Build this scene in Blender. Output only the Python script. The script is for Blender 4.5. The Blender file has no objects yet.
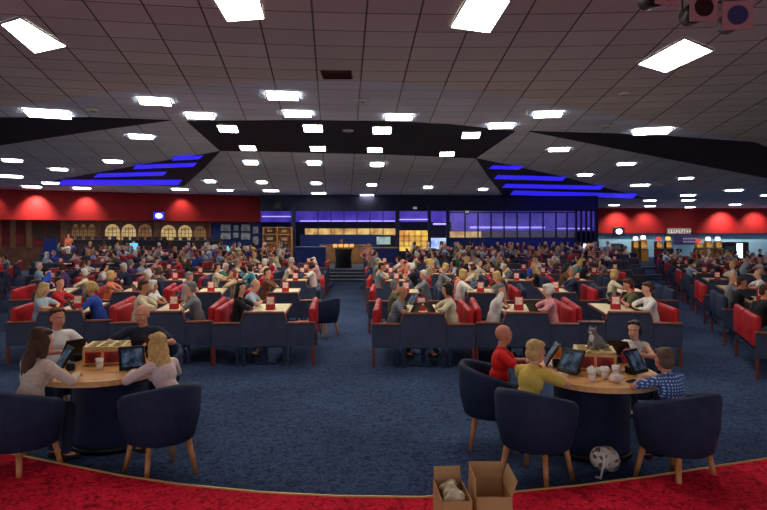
import bpy, bmesh, math, random
from mathutils import Vector, Matrix, Euler
R = math.radians
rng = random.Random(11)
scene = bpy.context.scene
COL = scene.collection
F, CX, HV, EYE = 640.0, 383.5, 235.0, 2.0
CEIL = 4.44

def at(u, v, Y):                      # a point at depth Y
    return Vector(((u-CX)/F*Y, Y, EYE-(v-HV)/F*Y))
def px(u, Y): return (u-CX)/F*Y
def pz(v, Y): return EYE-(v-HV)/F*Y

# ------------------------------------------------------------------ materials
def lin(c):
    c = c/255.0
    return c/12.92 if c <= .04045 else ((c+.055)/1.055)**2.4
def rgb(h):
    if isinstance(h, str):
        h = h.lstrip('#'); h = tuple(int(h[i:i+2], 16) for i in (0, 2, 4))
    return (lin(h[0]), lin(h[1]), lin(h[2]), 1)
MATS = {}
def mat(name, col, rough=.6, metal=0, emit=0, noise=0, nscale=30, col2=None, spec=.3):
    if name in MATS: return MATS[name]
    m = bpy.data.materials.new(name); m.use_nodes = True
    nt = m.node_tree; b = nt.nodes['Principled BSDF']
    b.inputs['Base Color'].default_value = rgb(col)
    b.inputs['Roughness'].default_value = rough
    b.inputs['Metallic'].default_value = metal
    b.inputs['Specular IOR Level'].default_value = spec
    if emit:
        b.inputs['Emission Color'].default_value = rgb(col)
        b.inputs['Emission Strength'].default_value = emit
    if noise or col2:
        tc = nt.nodes.new('ShaderNodeTexCoord')
        n = nt.nodes.new('ShaderNodeTexNoise'); n.inputs['Scale'].default_value = nscale
        n.inputs['Detail'].default_value = 4
        cr = nt.nodes.new('ShaderNodeValToRGB')
        c1 = rgb(col)
        c2 = rgb(col2) if col2 else tuple(x*(1-noise) for x in c1[:3])+(1,)
        cr.color_ramp.elements[0].color = c2; cr.color_ramp.elements[1].color = c1
        cr.color_ramp.elements[0].position = .38; cr.color_ramp.elements[1].position = .62
        nt.links.new(tc.outputs['Object'], n.inputs['Vector'])
        nt.links.new(n.outputs['Fac'], cr.inputs['Fac'])
        nt.links.new(cr.outputs['Color'], b.inputs['Base Color'])
        if emit: nt.links.new(cr.outputs['Color'], b.inputs['Emission Color'])
    MATS[name] = m
    return m

def wood(name, c1, c2, scale=6):
    if name in MATS: return MATS[name]
    m = bpy.data.materials.new(name); m.use_nodes = True
    nt = m.node_tree; b = nt.nodes['Principled BSDF']; b.inputs['Roughness'].default_value = .4
    tc = nt.nodes.new('ShaderNodeTexCoord'); mp = nt.nodes.new('ShaderNodeMapping')
    mp.inputs['Scale'].default_value = (1, 6, 1)
    n = nt.nodes.new('ShaderNodeTexNoise'); n.inputs['Scale'].default_value = scale; n.inputs['Detail'].default_value = 6
    cr = nt.nodes.new('ShaderNodeValToRGB')
    cr.color_ramp.elements[0].color = rgb(c1); cr.color_ramp.elements[1].color = rgb(c2)
    cr.color_ramp.elements[0].position = .35; cr.color_ramp.elements[1].position = .65
    L = nt.links.new
    L(tc.outputs['Object'], mp.inputs[0]); L(mp.outputs[0], n.inputs['Vector']); L(n.outputs['Fac'], cr.inputs['Fac']); L(cr.outputs['Color'], b.inputs['Base Color'])
    MATS[name] = m
    return m

def carpet(name, base, dark, light, sc=5.0, amt=.5):
    """mottled patterned carpet: small dark swirls over a speckled pile"""
    m = bpy.data.materials.new(name); m.use_nodes = True
    nt = m.node_tree; b = nt.nodes['Principled BSDF']
    b.inputs['Roughness'].default_value = .95; b.inputs['Specular IOR Level'].default_value = .05
    L = nt.links.new
    tc = nt.nodes.new('ShaderNodeTexCoord')
    n0 = nt.nodes.new('ShaderNodeTexNoise'); n0.inputs['Scale'].default_value = sc; n0.inputs['Detail'].default_value = 2.5; n0.inputs['Distortion'].default_value = 1.6
    L(tc.outputs['Object'], n0.inputs['Vector'])
    cr = nt.nodes.new('ShaderNodeValToRGB')
    e = cr.color_ramp.elements
    e[0].position = .36; e[0].color = rgb(dark); e[1].position = .47; e[1].color = rgb(base)
    e2 = cr.color_ramp.elements.new(.62); e2.color = rgb(light)
    L(n0.outputs['Fac'], cr.inputs['Fac'])
    n1 = nt.nodes.new('ShaderNodeTexNoise'); n1.inputs['Scale'].default_value = .9; n1.inputs['Detail'].default_value = 3
    L(tc.outputs['Object'], n1.inputs['Vector'])
    n2 = nt.nodes.new('ShaderNodeTexNoise'); n2.inputs['Scale'].default_value = 45; n2.inputs['Detail'].default_value = 3
    L(tc.outputs['Object'], n2.inputs['Vector'])
    ad = nt.nodes.new('ShaderNodeMath'); ad.operation = 'ADD'; L(n1.outputs['Fac'], ad.inputs[0]); L(n2.outputs['Fac'], ad.inputs[1])
    mr = nt.nodes.new('ShaderNodeMapRange'); mr.inputs['From Min'].default_value = .6; mr.inputs['From Max'].default_value = 1.4
    mr.inputs['To Min'].default_value = .6; mr.inputs['To Max'].default_value = 1.35; L(ad.outputs[0], mr.inputs['Value'])
    mm = nt.nodes.new('ShaderNodeVectorMath'); mm.operation = 'SCALE'
    L(cr.outputs['Color'], mm.inputs[0]); L(mr.outputs[0], mm.inputs['Scale'])
    L(mm.outputs[0], b.inputs['Base Color'])
    bp = nt.nodes.new('ShaderNodeBump'); bp.inputs['Strength'].default_value = .25; bp.inputs['Distance'].default_value = .01
    L(n2.outputs['Fac'], bp.inputs['Height']); L(bp.outputs[0], b.inputs['Normal'])
    MATS[name] = m
    return m

def tiles(name, base, grout, size, rot=0, width=.018, polar=None, pit=.12):
    """square suspended tiles: thin dark joints; polar = (cx, cy) of a fan layout"""
    m = bpy.data.materials.new(name); m.use_nodes = True
    nt = m.node_tree; b = nt.nodes['Principled BSDF']; b.inputs['Roughness'].default_value = .9; b.inputs['Specular IOR Level'].default_value = .1
    L = nt.links.new
    def M(op, a, c=None):
        n = nt.nodes.new('ShaderNodeMath'); n.operation = op
        for i, x in enumerate((a, c)):
            if x is None: continue
            if isinstance(x, (int, float)): n.inputs[i].default_value = x
            else: L(x, n.inputs[i])
        return n.outputs[0]
    tc = nt.nodes.new('ShaderNodeTexCoord'); sp = nt.nodes.new('ShaderNodeSeparateXYZ'); L(tc.outputs['Object'], sp.inputs[0])
    X, Y = sp.outputs[0], sp.outputs[1]
    if polar:                         # courses of tiles laid on gentle arcs
        dx = M('SUBTRACT', X, polar[0]); dy = M('SUBTRACT', Y, polar[1])
        r = M('SQRT', M('ADD', M('MULTIPLY', dx, dx), M('MULTIPLY', dy, dy)))
        a = M('ARCTAN2', dx, dy)
        X = M('MULTIPLY', a, polar[2]); Y = r
    def line(c):
        fr = M('FRACT', M('DIVIDE', c, size))
        d = M('ABSOLUTE', M('SUBTRACT', fr, .5))
        return M('GREATER_THAN', d, .5-width)
    ln = M('MAXIMUM', line(X), line(Y))
    cid = nt.nodes.new('ShaderNodeCombineXYZ')
    L(M('FLOOR', M('DIVIDE', X, size)), cid.inputs[0]); L(M('FLOOR', M('DIVIDE', Y, size)), cid.inputs[1])
    wn = nt.nodes.new('ShaderNodeTexWhiteNoise'); L(cid.outputs[0], wn.inputs['Vector'])
    n2 = nt.nodes.new('ShaderNodeTexNoise'); n2.inputs['Scale'].default_value = 60; L(tc.outputs['Object'], n2.inputs['Vector'])
    val = M('ADD', M('ADD', M('MULTIPLY', wn.outputs['Value'], .16), M('MULTIPLY', n2.outputs['Fac'], pit)), .86)
    mm = nt.nodes.new('ShaderNodeVectorMath'); mm.operation = 'SCALE'
    mm.inputs[0].default_value = rgb(base)[:3]; L(val, mm.inputs['Scale'])
    mx = nt.nodes.new('ShaderNodeMix'); mx.data_type = 'RGBA'
    L(ln, mx.inputs[0]); L(mm.outputs[0], mx.inputs[6]); mx.inputs[7].default_value = rgb(grout)
    L(mx.outputs[2], b.inputs['Base Color'])
    MATS[name] = m
    return m

def pattern(name, kind, c1, c2, scale=40, rough=.8):
    if name in MATS: return MATS[name]
    m = bpy.data.materials.new(name); m.use_nodes = True
    nt = m.node_tree; b = nt.nodes['Principled BSDF']; b.inputs['Roughness'].default_value = rough
    L = nt.links.new
    tc = nt.nodes.new('ShaderNodeTexCoord')
    cr = nt.nodes.new('ShaderNodeValToRGB'); cr.color_ramp.elements[0].color = rgb(c1); cr.color_ramp.elements[1].color = rgb(c2)
    cr.color_ramp.elements[0].position = .4; cr.color_ramp.elements[1].position = .6
    if kind == 'stripe':
        w = nt.nodes.new('ShaderNodeTexWave'); w.bands_direction = 'Z'; w.inputs['Scale'].default_value = scale; L(tc.outputs['Object'], w.inputs['Vector']); L(w.outputs['Fac'], cr.inputs['Fac'])
    elif kind == 'plaid':
        w = nt.nodes.new('ShaderNodeTexWave'); w.bands_direction = 'Z'; w.inputs['Scale'].default_value = scale
        w2 = nt.nodes.new('ShaderNodeTexWave'); w2.bands_direction = 'X'; w2.inputs['Scale'].default_value = scale
        ad = nt.nodes.new('ShaderNodeMath'); ad.operation = 'MULTIPLY'
        for x in (w, w2): L(tc.outputs['Object'], x.inputs['Vector'])
        L(w.outputs['Fac'], ad.inputs[0]); L(w2.outputs['Fac'], ad.inputs[1]); L(ad.outputs[0], cr.inputs['Fac'])
        cr.color_ramp.elements[0].position = .2; cr.color_ramp.elements[1].position = .75
        e = cr.color_ramp.elements.new(.45); e.color = rgb('#3f7fae')
    else:
        v = nt.nodes.new('ShaderNodeTexVoronoi'); v.inputs['Scale'].default_value = scale; L(tc.outputs['Object'], v.inputs['Vector'])
        sp = nt.nodes.new('ShaderNodeSeparateColor'); L(v.outputs['Color'], sp.inputs[0]); L(sp.outputs[0], cr.inputs['Fac'])
    L(cr.outputs['Color'], b.inputs['Base Color'])
    MATS[name] = m
    return m

M_blue = carpet('blue_carpet', '#364664', '#243150', '#415274', 17)
M_red = carpet('red_carpet', '#d41c38', '#8a1826', '#df2a44', 17)
M_navy = mat('navy_upholstery', '#22304f', .75, noise=.25, nscale=14)
M_navyd = mat('navy_fabric_dark', '#1d2a4c', .7, noise=.2, nscale=12)
M_redc = mat('red_vinyl', '#b3121d', .45, noise=.15, nscale=8)
M_bluec = mat('blue_vinyl', '#2b4a80', .5, noise=.2, nscale=8)
M_panel = mat('slate_blue_laminate', '#384259', .5, noise=.25, nscale=6)
M_cap = wood('cherry_wood_cap', '#6c3829', '#91553f')
M_leg = wood('beech_leg', '#b3713c', '#cf9258', 10)
M_redleg = mat('red_painted_leg', '#6e302a', .5)
M_top = mat('cream_laminate', '#e9ddb4', .4, noise=.06)
M_wtop = wood('honey_wood_top', '#c98a45', '#e0ab69', 4)
M_wedge = wood('pale_wood_edge', '#d9a766', '#ecc58a', 8)
M_black = mat('black_plastic', '#15161a', .4)
M_dark = mat('dark_interior', '#14121c', .8)
M_steel = mat('grey_metal', '#8b8d92', .35, .8)
M_white = mat('white_plastic', '#ebe9e4', .45)
M_paper = mat('white_paper', '#f2efe6', .8)
M_gold = mat('gold_edging', '#c9a163', .35, .4)
M_light = None

# ------------------------------------------------------------------ geometry helper
class MB:
    def __init__(s): s.bm = bmesh.new(); s.mi = 0
    def _fin(s, geom, M=None):
        vs = [g for g in geom if isinstance(g, bmesh.types.BMVert)]
        if M is not None: bmesh.ops.transform(s.bm, matrix=M, verts=vs)
        for f in {f for v in vs for f in v.link_faces}: f.material_index = s.mi
        return vs
    def box(s, c, size, bev=0, rot=None, seg=1):
        g = bmesh.ops.create_cube(s.bm, size=1)
        vs = g['verts']
        bmesh.ops.scale(s.bm, vec=size, verts=vs)
        if bev:
            es = list({e for v in vs for e in v.link_edges})
            r = bmesh.ops.bevel(s.bm, geom=es, offset=min(bev, min(size)*.45), segments=seg, affect='EDGES', profile=.5)
            vs = [v for v in r['verts']] or vs
            vs = list({v for f in r['faces'] for v in f.verts} | set(v for v in vs if v.is_valid))
        M = Matrix.Translation(c)
        if rot is not None: M = M @ (rot.to_4x4() if isinstance(rot, Matrix) else Euler(rot).to_matrix().to_4x4())
        return s._fin(vs, M)
    def ell(s, c, r, rot=None, u=12, v=8):
        g = bmesh.ops.create_uvsphere(s.bm, u_segments=u, v_segments=v, radius=1)
        M = Matrix.Translation(c)
        if rot is not None: M = M @ (rot.to_4x4() if isinstance(rot, Matrix) else Euler(rot).to_matrix().to_4x4())
        return s._fin(g['verts'], M @ Matrix.Diagonal((r[0], r[1], r[2], 1)))
    def cap(s, a, b, ra, rb, n=10, flat=1):
        """tapered rod with rounded ends"""
        a, b = Vector(a), Vector(b); d = b-a; L = max(d.length, 1e-5)
        q = d.to_track_quat('Z', 'Y').to_matrix().to_4x4()
        prof = [(-ra*.98, ra*.25), (-ra*.7, ra*.72), (0, ra), (L*.5, (ra+rb)/2), (L, rb), (L+rb*.7, rb*.72), (L+rb*.98, rb*.25)]
        return s._rings(prof, n, Matrix.Translation(a) @ q)
    def cyl(s, a, b, ra, rb=None, n=16):
        rb = ra if rb is None else rb
        a, b = Vector(a), Vector(b); d = b-a
        q = d.to_track_quat('Z', 'Y').to_matrix().to_4x4()
        return s._rings([(0, ra), (d.length, rb)], n, Matrix.Translation(a) @ q)
    def lathe(s, prof, c=(0, 0, 0), n=20, M=None):
        return s._rings([(z, r) for r, z in prof], n, Matrix.Translation(c) @ (M or Matrix.Identity(4)))
    def _rings(s, prof, n, M):
        rows = []
        for z, r in prof:
            rows.append([s.bm.verts.new(M @ Vector((r*math.cos(2*math.pi*i/n), r*math.sin(2*math.pi*i/n), z))) for i in range(n)])
        fs = []
        for A, B in zip(rows, rows[1:]):
            for i in range(n): fs.append(s.bm.faces.new((A[i], A[(i+1) % n], B[(i+1) % n], B[i])))
        fs.append(s.bm.faces.new(rows[0][::-1])); fs.append(s.bm.faces.new(rows[-1]))
        for f in fs: f.material_index = s.mi
        return [v for r in rows for v in r]
    def prism(s, poly, z0, z1):
        lo = [s.bm.verts.new((x, y, z0)) for x, y in poly]; hi = [s.bm.verts.new((x, y, z1)) for x, y in poly]
        n = len(poly); fs = [s.bm.faces.new(hi), s.bm.faces.new(lo[::-1])]
        for i in range(n): fs.append(s.bm.faces.new((lo[i], lo[(i+1) % n], hi[(i+1) % n], hi[i])))
        for f in fs: f.material_index = s.mi
        bmesh.ops.recalc_face_normals(s.bm, faces=fs)
        return lo+hi
    def tube(s, pts, r, n=8):
        for a, b in zip(pts, pts[1:]): s.cap(a, b, r, r, n)
    def face(s, pts):
        f = s.bm.faces.new([s.bm.verts.new(p) for p in pts]); f.material_index = s.mi; return f
    def mesh(s, name, mats, smooth=False):
        me = bpy.data.meshes.new(name); s.bm.to_mesh(me); s.bm.free()
        for m in (mats if isinstance(mats, (list, tuple)) else [mats]): me.materials.append(m)
        if smooth:
            me.polygons.foreach_set('use_smooth', [True]*len(me.polygons))
        return me
    def build(s, name, mats, parent=None, smooth=False, loc=(0, 0, 0), rz=0):
        if not isinstance(smooth, bool): smooth, loc, rz = False, smooth, (loc if isinstance(loc, (int, float)) else 0)
        return link(name, s.mesh(name, mats, smooth), parent, loc, rz)

def link(name, me, parent=None, loc=(0, 0, 0), rz=0):
    o = bpy.data.objects.new(name, me); COL.objects.link(o)
    o.location = loc; o.rotation_euler = (0, 0, rz)
    if parent: o.parent = parent
    return o
def tag(o, label=None, cat=None, group=None, kind=None):
    if label: o['label'] = label
    if cat: o['category'] = cat
    if group: o['group'] = group
    if kind: o['kind'] = kind
    return o
def thing(name, label, cat, loc=(0, 0, 0), rz=0, group=None):
    o = bpy.data.objects.new(name, None); COL.objects.link(o); o.empty_display_size = .1
    o.location = loc; o.rotation_euler = (0, 0, rz)
    return tag(o, label, cat, group)
def struct(o): o['kind'] = 'structure'; return o
KIDS = {}
def kids(o):
    return KIDS.get(o.name) if o.name in KIDS else list(o.children)
def dup(root, loc, rz=0, label=None, group=None, recol=None, scale=None):
    """copy of a thing, its parts and sub-parts, sharing mesh data; recol {part name: material}"""
    def cp(o, par):
        c = o.copy(); COL.objects.link(c)
        if par is not None: c.parent = par
        nm = o.name.split('.')[0]
        if recol and nm in recol and c.type == 'MESH':
            for i, m in enumerate(recol[nm] if isinstance(recol[nm], (list, tuple)) else [recol[nm]]):
                c.material_slots[i].link = 'OBJECT'; c.material_slots[i].material = m
        for ch in kids(o): cp(ch, c)
        return c
    r = cp(root, None)
    r.location = loc; r.rotation_euler = (0, 0, rz)
    if scale: r.scale = (scale,)*3
    if label: r['label'] = label
    if group: r['group'] = group
    return r
class Proto:
    """build the first one in place of the first copy"""
    def __init__(s, root): s.root = root; s.used = False; s.reg(root)
    def reg(s, o):
        KIDS[o.name] = list(o.children)
        for c in o.children: s.reg(c)
    def place(s, loc, rz, label, group=None, recol=None, scale=None):
        if not s.used:
            s.used = True; s.first = (loc, rz, label, group, recol, scale); s.firsto = s.root
            return s.root
        return dup(s.root, loc, rz, label, group, recol, scale)
    def finish(s):
        if not s.used: return
        loc, rz, label, group, recol, scale = s.first
        r = s.root; r.location = loc; r.rotation_euler = (0, 0, rz)
        if scale: r.scale = (scale,)*3
        if label: r['label'] = label
        if group: r['group'] = group
        def rc(o):
            nm = o.name.split('.')[0]
            if recol and nm in recol and o.type == 'MESH':
                for i, m in enumerate(recol[nm] if isinstance(recol[nm], (list, tuple)) else [recol[nm]]):
                    o.material_slots[i].link = 'OBJECT'; o.material_slots[i].material = m
            for ch in kids(o): rc(ch)
        rc(r)

# ------------------------------------------------------------------ remeshed organic shapes
TMP = []
def remesh(mb, voxel, smooth=4, ratio=None, tris=None, mat_=None, name='skin'):
    me = bpy.data.meshes.new('t'); mb.bm.to_mesh(me); mb.bm.free()
    o = bpy.data.objects.new('t', me); COL.objects.link(o)
    m = o.modifiers.new('r', 'REMESH'); m.mode = 'VOXEL'; m.voxel_size = voxel; m.use_smooth_shade = True
    if smooth:
        m = o.modifiers.new('s', 'SMOOTH'); m.factor = .5; m.iterations = smooth
    dg = bpy.context.evaluated_depsgraph_get(); dg.update()
    n = len(o.evaluated_get(dg).data.polygons)
    if tris: ratio = min(1.0, tris/(2.0*n))
    if ratio and ratio < 1:
        m = o.modifiers.new('d', 'DECIMATE'); m.ratio = ratio
        dg = bpy.context.evaluated_depsgraph_get(); dg.update()
    out = bpy.data.meshes.new_from_object(o.evaluated_get(dg))
    out.name = name
    bpy.data.objects.remove(o); bpy.data.meshes.remove(me)
    out.materials.clear()
    if mat_: out.materials.append(mat_)
    out.polygons.foreach_set('use_smooth', [True]*len(out.polygons))
    return out
def join_meshes(name, items):
    """items: (mesh, matrix or None, material); one mesh with a slot per item's material"""
    bm = bmesh.new(); mats = []
    for me, M, mt in items:
        t = me.copy()
        if M is not None: t.transform(M)
        if mt is None: idx = [mats.append(x) or len(mats)-1 if x not in mats else mats.index(x) for x in t.materials]
        elif mt in mats: idx = [mats.index(mt)]
        else: mats.append(mt); idx = [len(mats)-1]
        old = [p.material_index for p in t.polygons]
        t.polygons.foreach_set('material_index', [idx[min(i, len(idx)-1)] for i in old])
        bm.from_mesh(t); bpy.data.meshes.remove(t)
    out = bpy.data.meshes.new(name); bm.to_mesh(out); bm.free()
    for m in mats: out.materials.append(m)
    out.polygons.foreach_set('use_smooth', [True]*len(out.polygons))
    return out

# ------------------------------------------------------------------ people
def ik(S, H, a, b, pole):
    S, H = Vector(S), Vector(H); d = H-S; L = min(d.length, (a+b)*.995); u = d.normalized()
    x = (a*a-b*b+L*L)/(2*L); h = math.sqrt(max(a*a-x*x, 0))
    p = Vector(pole); p = (p-u*p.dot(u)).normalized()
    return S+u*x+p*h, S+u*L
class Pose:
    def __init__(s, lean=10, hl=(-.15, .42, .80), hr=(.15, .42, .80), yaw=0, pitch=8, stand=False, wide=1.0, twist=0, splay=0, thigh=.345, hs=1.0, pole=(.75, -.85, .45)):
        s.stand = stand; s.wide = wide; s.splay = splay; s.thigh = thigh
        U = Vector((0, math.sin(R(lean)), math.cos(R(lean)))); s.U = U; s.lean = lean
        s.hip = Vector((0, 0, .93 if stand else .552))
        s.chest = s.hip+U*.33
        T = Matrix.Rotation(R(-twist), 3, 'Z')
        sx = .178*wide
        s.S = {-1: s.hip+U*.46+T @ Vector((-sx, 0, 0)), 1: s.hip+U*.46+T @ Vector((sx, 0, 0))}
        s.neck = s.hip+U*.51
        U2 = Vector((0, math.sin(R(lean*.7+6)), math.cos(R(lean*.7+6))))
        s.head = s.neck+U2*.165
        s.HR = Matrix.Rotation(R(-yaw), 4, 'Z') @ Matrix.Rotation(R(-pitch), 4, 'X')
        s.HM = Matrix.Translation(s.head) @ s.HR @ Matrix.Scale(hs, 4)
        s.E, s.W = {}, {}
        for k, h in ((-1, hl), (1, hr)):
            s.E[k], s.W[k] = ik(s.S[k], h, .27, .25, (k*pole[0], pole[1], pole[2]))
        s.legs = {}
        for k in (-1, 1):
            hj = s.hip+Vector((k*.085, 0.02, -.02))
            if stand: s.legs[k] = (hj, Vector((k*.10, .02, .5)), Vector((k*.11, -.02, .09)))
            else:
                kx = k*(.10+splay); s.legs[k] = (hj, Vector((kx, thigh, .535)), Vector((kx, thigh-.03, .085)))

def head_shapes(mb, M, fine):
    q = M.to_3x3().to_4x4()   # carries the head's own scale
    def e(c, r, rot=None):
        mb.ell(M @ Vector(c), r, q if rot is None else q @ Euler(rot).to_matrix().to_4x4(), 16, 12)
    e((0, -.012, .03), (.074, .092, .086)); e((0, .018, -.02), (.062, .072, .085)); e((0, .035, -.065), (.043, .05, .04))
    if fine:
        e((0, .094, -.012), (.011, .016, .024)); e((0, .102, -.026), (.014, .013, .011))
        e((-.078, -.005, -.005), (.012, .02, .032)); e((.078, -.005, -.005), (.012, .02, .032))
        e((0, .075, .028), (.05, .016, .012)); e((-.035, .062, -.03), (.022, .022, .02)); e((.035, .062, -.03), (.022, .022, .02))
        e((0, .084, -.058), (.022, .012, .008))
    else:
        e((0, .096, -.02), (.013, .016, .02))
        e((-.076, -.005, -.005), (.012, .02, .03)); e((.076, -.005, -.005), (.012, .02, .03))
def body_mesh(p, voxel, tris, fine, mskin):
    mb = MB()
    head_shapes(mb, p.HM, fine)
    mb.cap(p.neck-p.U*.06, p.head+Vector((0, -.01, -.04)), .058, .052)
    mb.ell(p.hip+p.U*.05, (.13*p.wide, .095, .12)); mb.ell(p.chest, (.135*p.wide, .09, .16))
    mb.cap(p.S[-1], p.S[1], .05, .05)
    mb.cap(p.chest, p.neck, .10, .06)
    for k in (-1, 1):
        mb.cap(p.S[k], p.E[k], .046, .038); mb.cap(p.E[k], p.W[k], .039, .027)
        d = (p.W[k]-p.E[k]).normalized()
        if not fine:
            d2 = Vector((d.x-k*.15, d.y, -.06)).normalized()
            q = d2.to_track_quat('Y', 'Z').to_matrix().to_4x4()
            mb.ell(p.W[k]+d2*.055, (.036, .055, .018), q); mb.ell(p.W[k]+d2*.115, (.032, .045, .015), q)
            mb.cap(p.W[k]+d2*.03+Vector((-k*.03, 0, 0)), p.W[k]+d2*.08+Vector((-k*.045, 0, 0)), .013, .011, 6)
        a, b, c = p.legs[k]
        mb.cap(a, b, .078, .055); mb.cap(b, c, .052, .036); mb.cap(c, c+Vector((0, .08, -.035)), .036, .03)
    me = remesh(mb, voxel, 3 if fine else 4, tris=tris, mat_=mskin, name='body')
    if not fine: return me
    items = [(me, None, mskin)]
    for k in (-1, 1): items.append((hand_mesh(k), hand_frame(p, k), mskin))
    # eyes, brows and lips
    M = p.HM
    f = MB()
    for k in (-1, 1): f.ell(M @ Vector((k*.031, .0845, .008)), (.0125, .007, .0075), p.HR, 10, 6)
    ew = f.mesh('e', mat('eye_white', '#e8e2d8', .3), True)
    f = MB()
    for k in (-1, 1):
        f.ell(M @ Vector((k*.031, .0905, .008)), (.006, .004, .0065), p.HR, 8, 6)
        f.cap(M @ Vector((k*.014, .092, .027)), M @ Vector((k*.05, .082, .027)), .0045, .003, 6)
    ed = f.mesh('e', mat('eye_dark', '#2a1c16', .4), True)
    f = MB(); f.ell(M @ Vector((0, .094, -.056)), (.022, .006, .005), p.HR, 10, 6)
    el = f.mesh('e', mat('lip', '#9c4a46', .5), True)
    items += [(ew, None, ew.materials[0]), (ed, None, ed.materials[0]), (el, None, el.materials[0])]
    return join_meshes('body', items)
HANDS = {}
def hand_mesh(k):
    if k in HANDS: return HANDS[k]
    mb = MB()
    mb.ell((0, .045, 0), (.038, .05, .015)); mb.cap((0, -.02, 0), (0, .02, 0), .025, .026)
    for i, (x, ln) in enumerate(((-.029, .062), (-.0095, .075), (.01, .07), (.028, .054))):
        a = Vector((x, .085, .0)); an = -.15
        pts = [Vector((x*.8, .05, 0)), a]
        for f in (.45, .32, .23):
            an -= .32; a = a+Vector((x*.15, math.cos(an), math.sin(an)))*ln*f; pts.append(a)
        for j in range(4): mb.cap(pts[j], pts[j+1], .0098-.0009*j, .0094-.0009*j, 8)
    t = [Vector((-k*.026, .022, -.002)), Vector((-k*.05, .05, -.012)), Vector((-k*.054, .078, -.018))]
    mb.cap(t[0], t[1], .012, .0105, 8); mb.cap(t[1], t[2], .0105, .009, 8)
    HANDS[k] = remesh(mb, .0045, 2, tris=2600, name='hand')
    return HANDS[k]
def hand_frame(p, k):
    d = (p.W[k]-p.E[k]).normalized(); d = (d+Vector((0, 0, -.12))).normalized()
    z = Vector((0, 0, 1)); x = d.cross(z)
    if x.length < .2: x = Vector((1, 0, 0))
    x.normalize(); z = x.cross(d)
    M = Matrix((x, d, z)).transposed().to_4x4(); M.translation = p.W[k]
    return M
def top_mesh(p, sleeve, voxel, tris, m=None, bust=False, g=0.0):
    mb = MB(); w = p.wide
    mb.ell(p.hip+p.U*.03, (.172*w+g, .132+g, .13)); mb.ell(p.hip+p.U*.16, (.162*w+g, .126+g, .15))
    mb.ell(p.chest+p.U*.02, (.172*w+g, .118+g, .165))
    mb.cap(p.S[-1]*.98+p.S[1]*.02, p.S[1]*.98+p.S[-1]*.02, .064, .064)
    mb.cap(p.chest+p.U*.1, p.neck-p.U*.015, .105, .072)
    if bust:
        for k in (-1, 1): mb.ell(p.chest+Vector((k*.07, .095, .01)), (.07, .06, .065))
    for k in (-1, 1):
        if sleeve == 'none': continue
        if sleeve == 'short':
            e = p.S[k].lerp(p.E[k], .72); mb.cap(p.S[k], e, .062, .058)
        else:
            mb.cap(p.S[k], p.E[k], .06, .05); mb.cap(p.E[k], p.E[k].lerp(p.W[k], .9), .05, .037)
    return remesh(mb, voxel, 4, tris=tris, mat_=m, name='top')
def legs_mesh(p, voxel, tris, m=None, short=False):
    mb = MB(); w = p.wide
    mb.ell(p.hip+Vector((0, 0, 0)), (.165*w, .125, .105))
    for k in (-1, 1):
        a, b, c = p.legs[k]
        mb.cap(a, b, .09, .066)
        if not short: mb.cap(b, c+Vector((0, 0, .03)), .064, .05)
    return remesh(mb, voxel, 4, tris=tris, mat_=m, name='trousers')
def shoes_mesh(p, tris=300, m=None):
    mb = MB()
    for k in (-1, 1):
        c = p.legs[k][2]
        mb.cap(c+Vector((0, -.02, -.035)), c+Vector((0, .115, -.05)), .043, .033)
    return remesh(mb, .018, 2, tris=tris, mat_=m, name='shoes')
def hair_mesh(style, voxel, tris, m=None):
    mb = MB()
    e = lambda c, r, rot=None: mb.ell(c, r, rot, 16, 12)
    if style == 'fringe':           # bald on top, a band of hair round the back
        e((0, -.05, -.022), (.0755, .062, .034))
    else:
        e((0, -.038, .052), (.0805, .086, .080))
        e((-.042, .008, .094), (.034, .052, .026)); e((.045, .006, .092), (.032, .05, .026)); e((.005, .014, .10), (.04, .052, .026))
        e((0, -.05, -.01), (.078, .062, .075))
    if style in ('bob', 'long', 'pony', 'curly'):
        e((-.068, -.01, 0), (.022, .05, .06)); e((.068, -.01, 0), (.022, .05, .06))
    if style == 'bob':
        e((0, -.045, -.05), (.088, .06, .075)); e((-.074, -.005, -.045), (.02, .045, .05)); e((.074, -.005, -.045), (.02, .045, .05))
    if style == 'curly':
        rr = random.Random(4)
        for i in range(26):
            a = rr.uniform(0, 6.28); z = rr.uniform(-.06, .12); rad = math.sqrt(max(.1, 1-(max(z-.03, 0)/.1)**2))
            y = math.sin(a)*.095*rad-.025
            if y > .04 and z < .08: y = -.04
            e((math.cos(a)*.085*rad, y, z), (.028, .028, .028))
    if style == 'long':
        e((0, -.055, -.06), (.09, .06, .1)); e((0, -.082, -.17), (.088, .042, .13)); e((0, -.085, -.25), (.07, .034, .09))
        e((-.08, -.01, -.07), (.02, .04, .09)); e((.08, -.01, -.07), (.02, .04, .09))
    if style == 'pony':
        e((0, -.115, .045), (.03, .03, .03)); e((0, -.135, -.02), (.026, .028, .075)); e((0, -.125, -.1), (.016, .018, .07))
    return remesh(mb, voxel, 2, tris=tris, mat_=m, name='hair')

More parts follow.
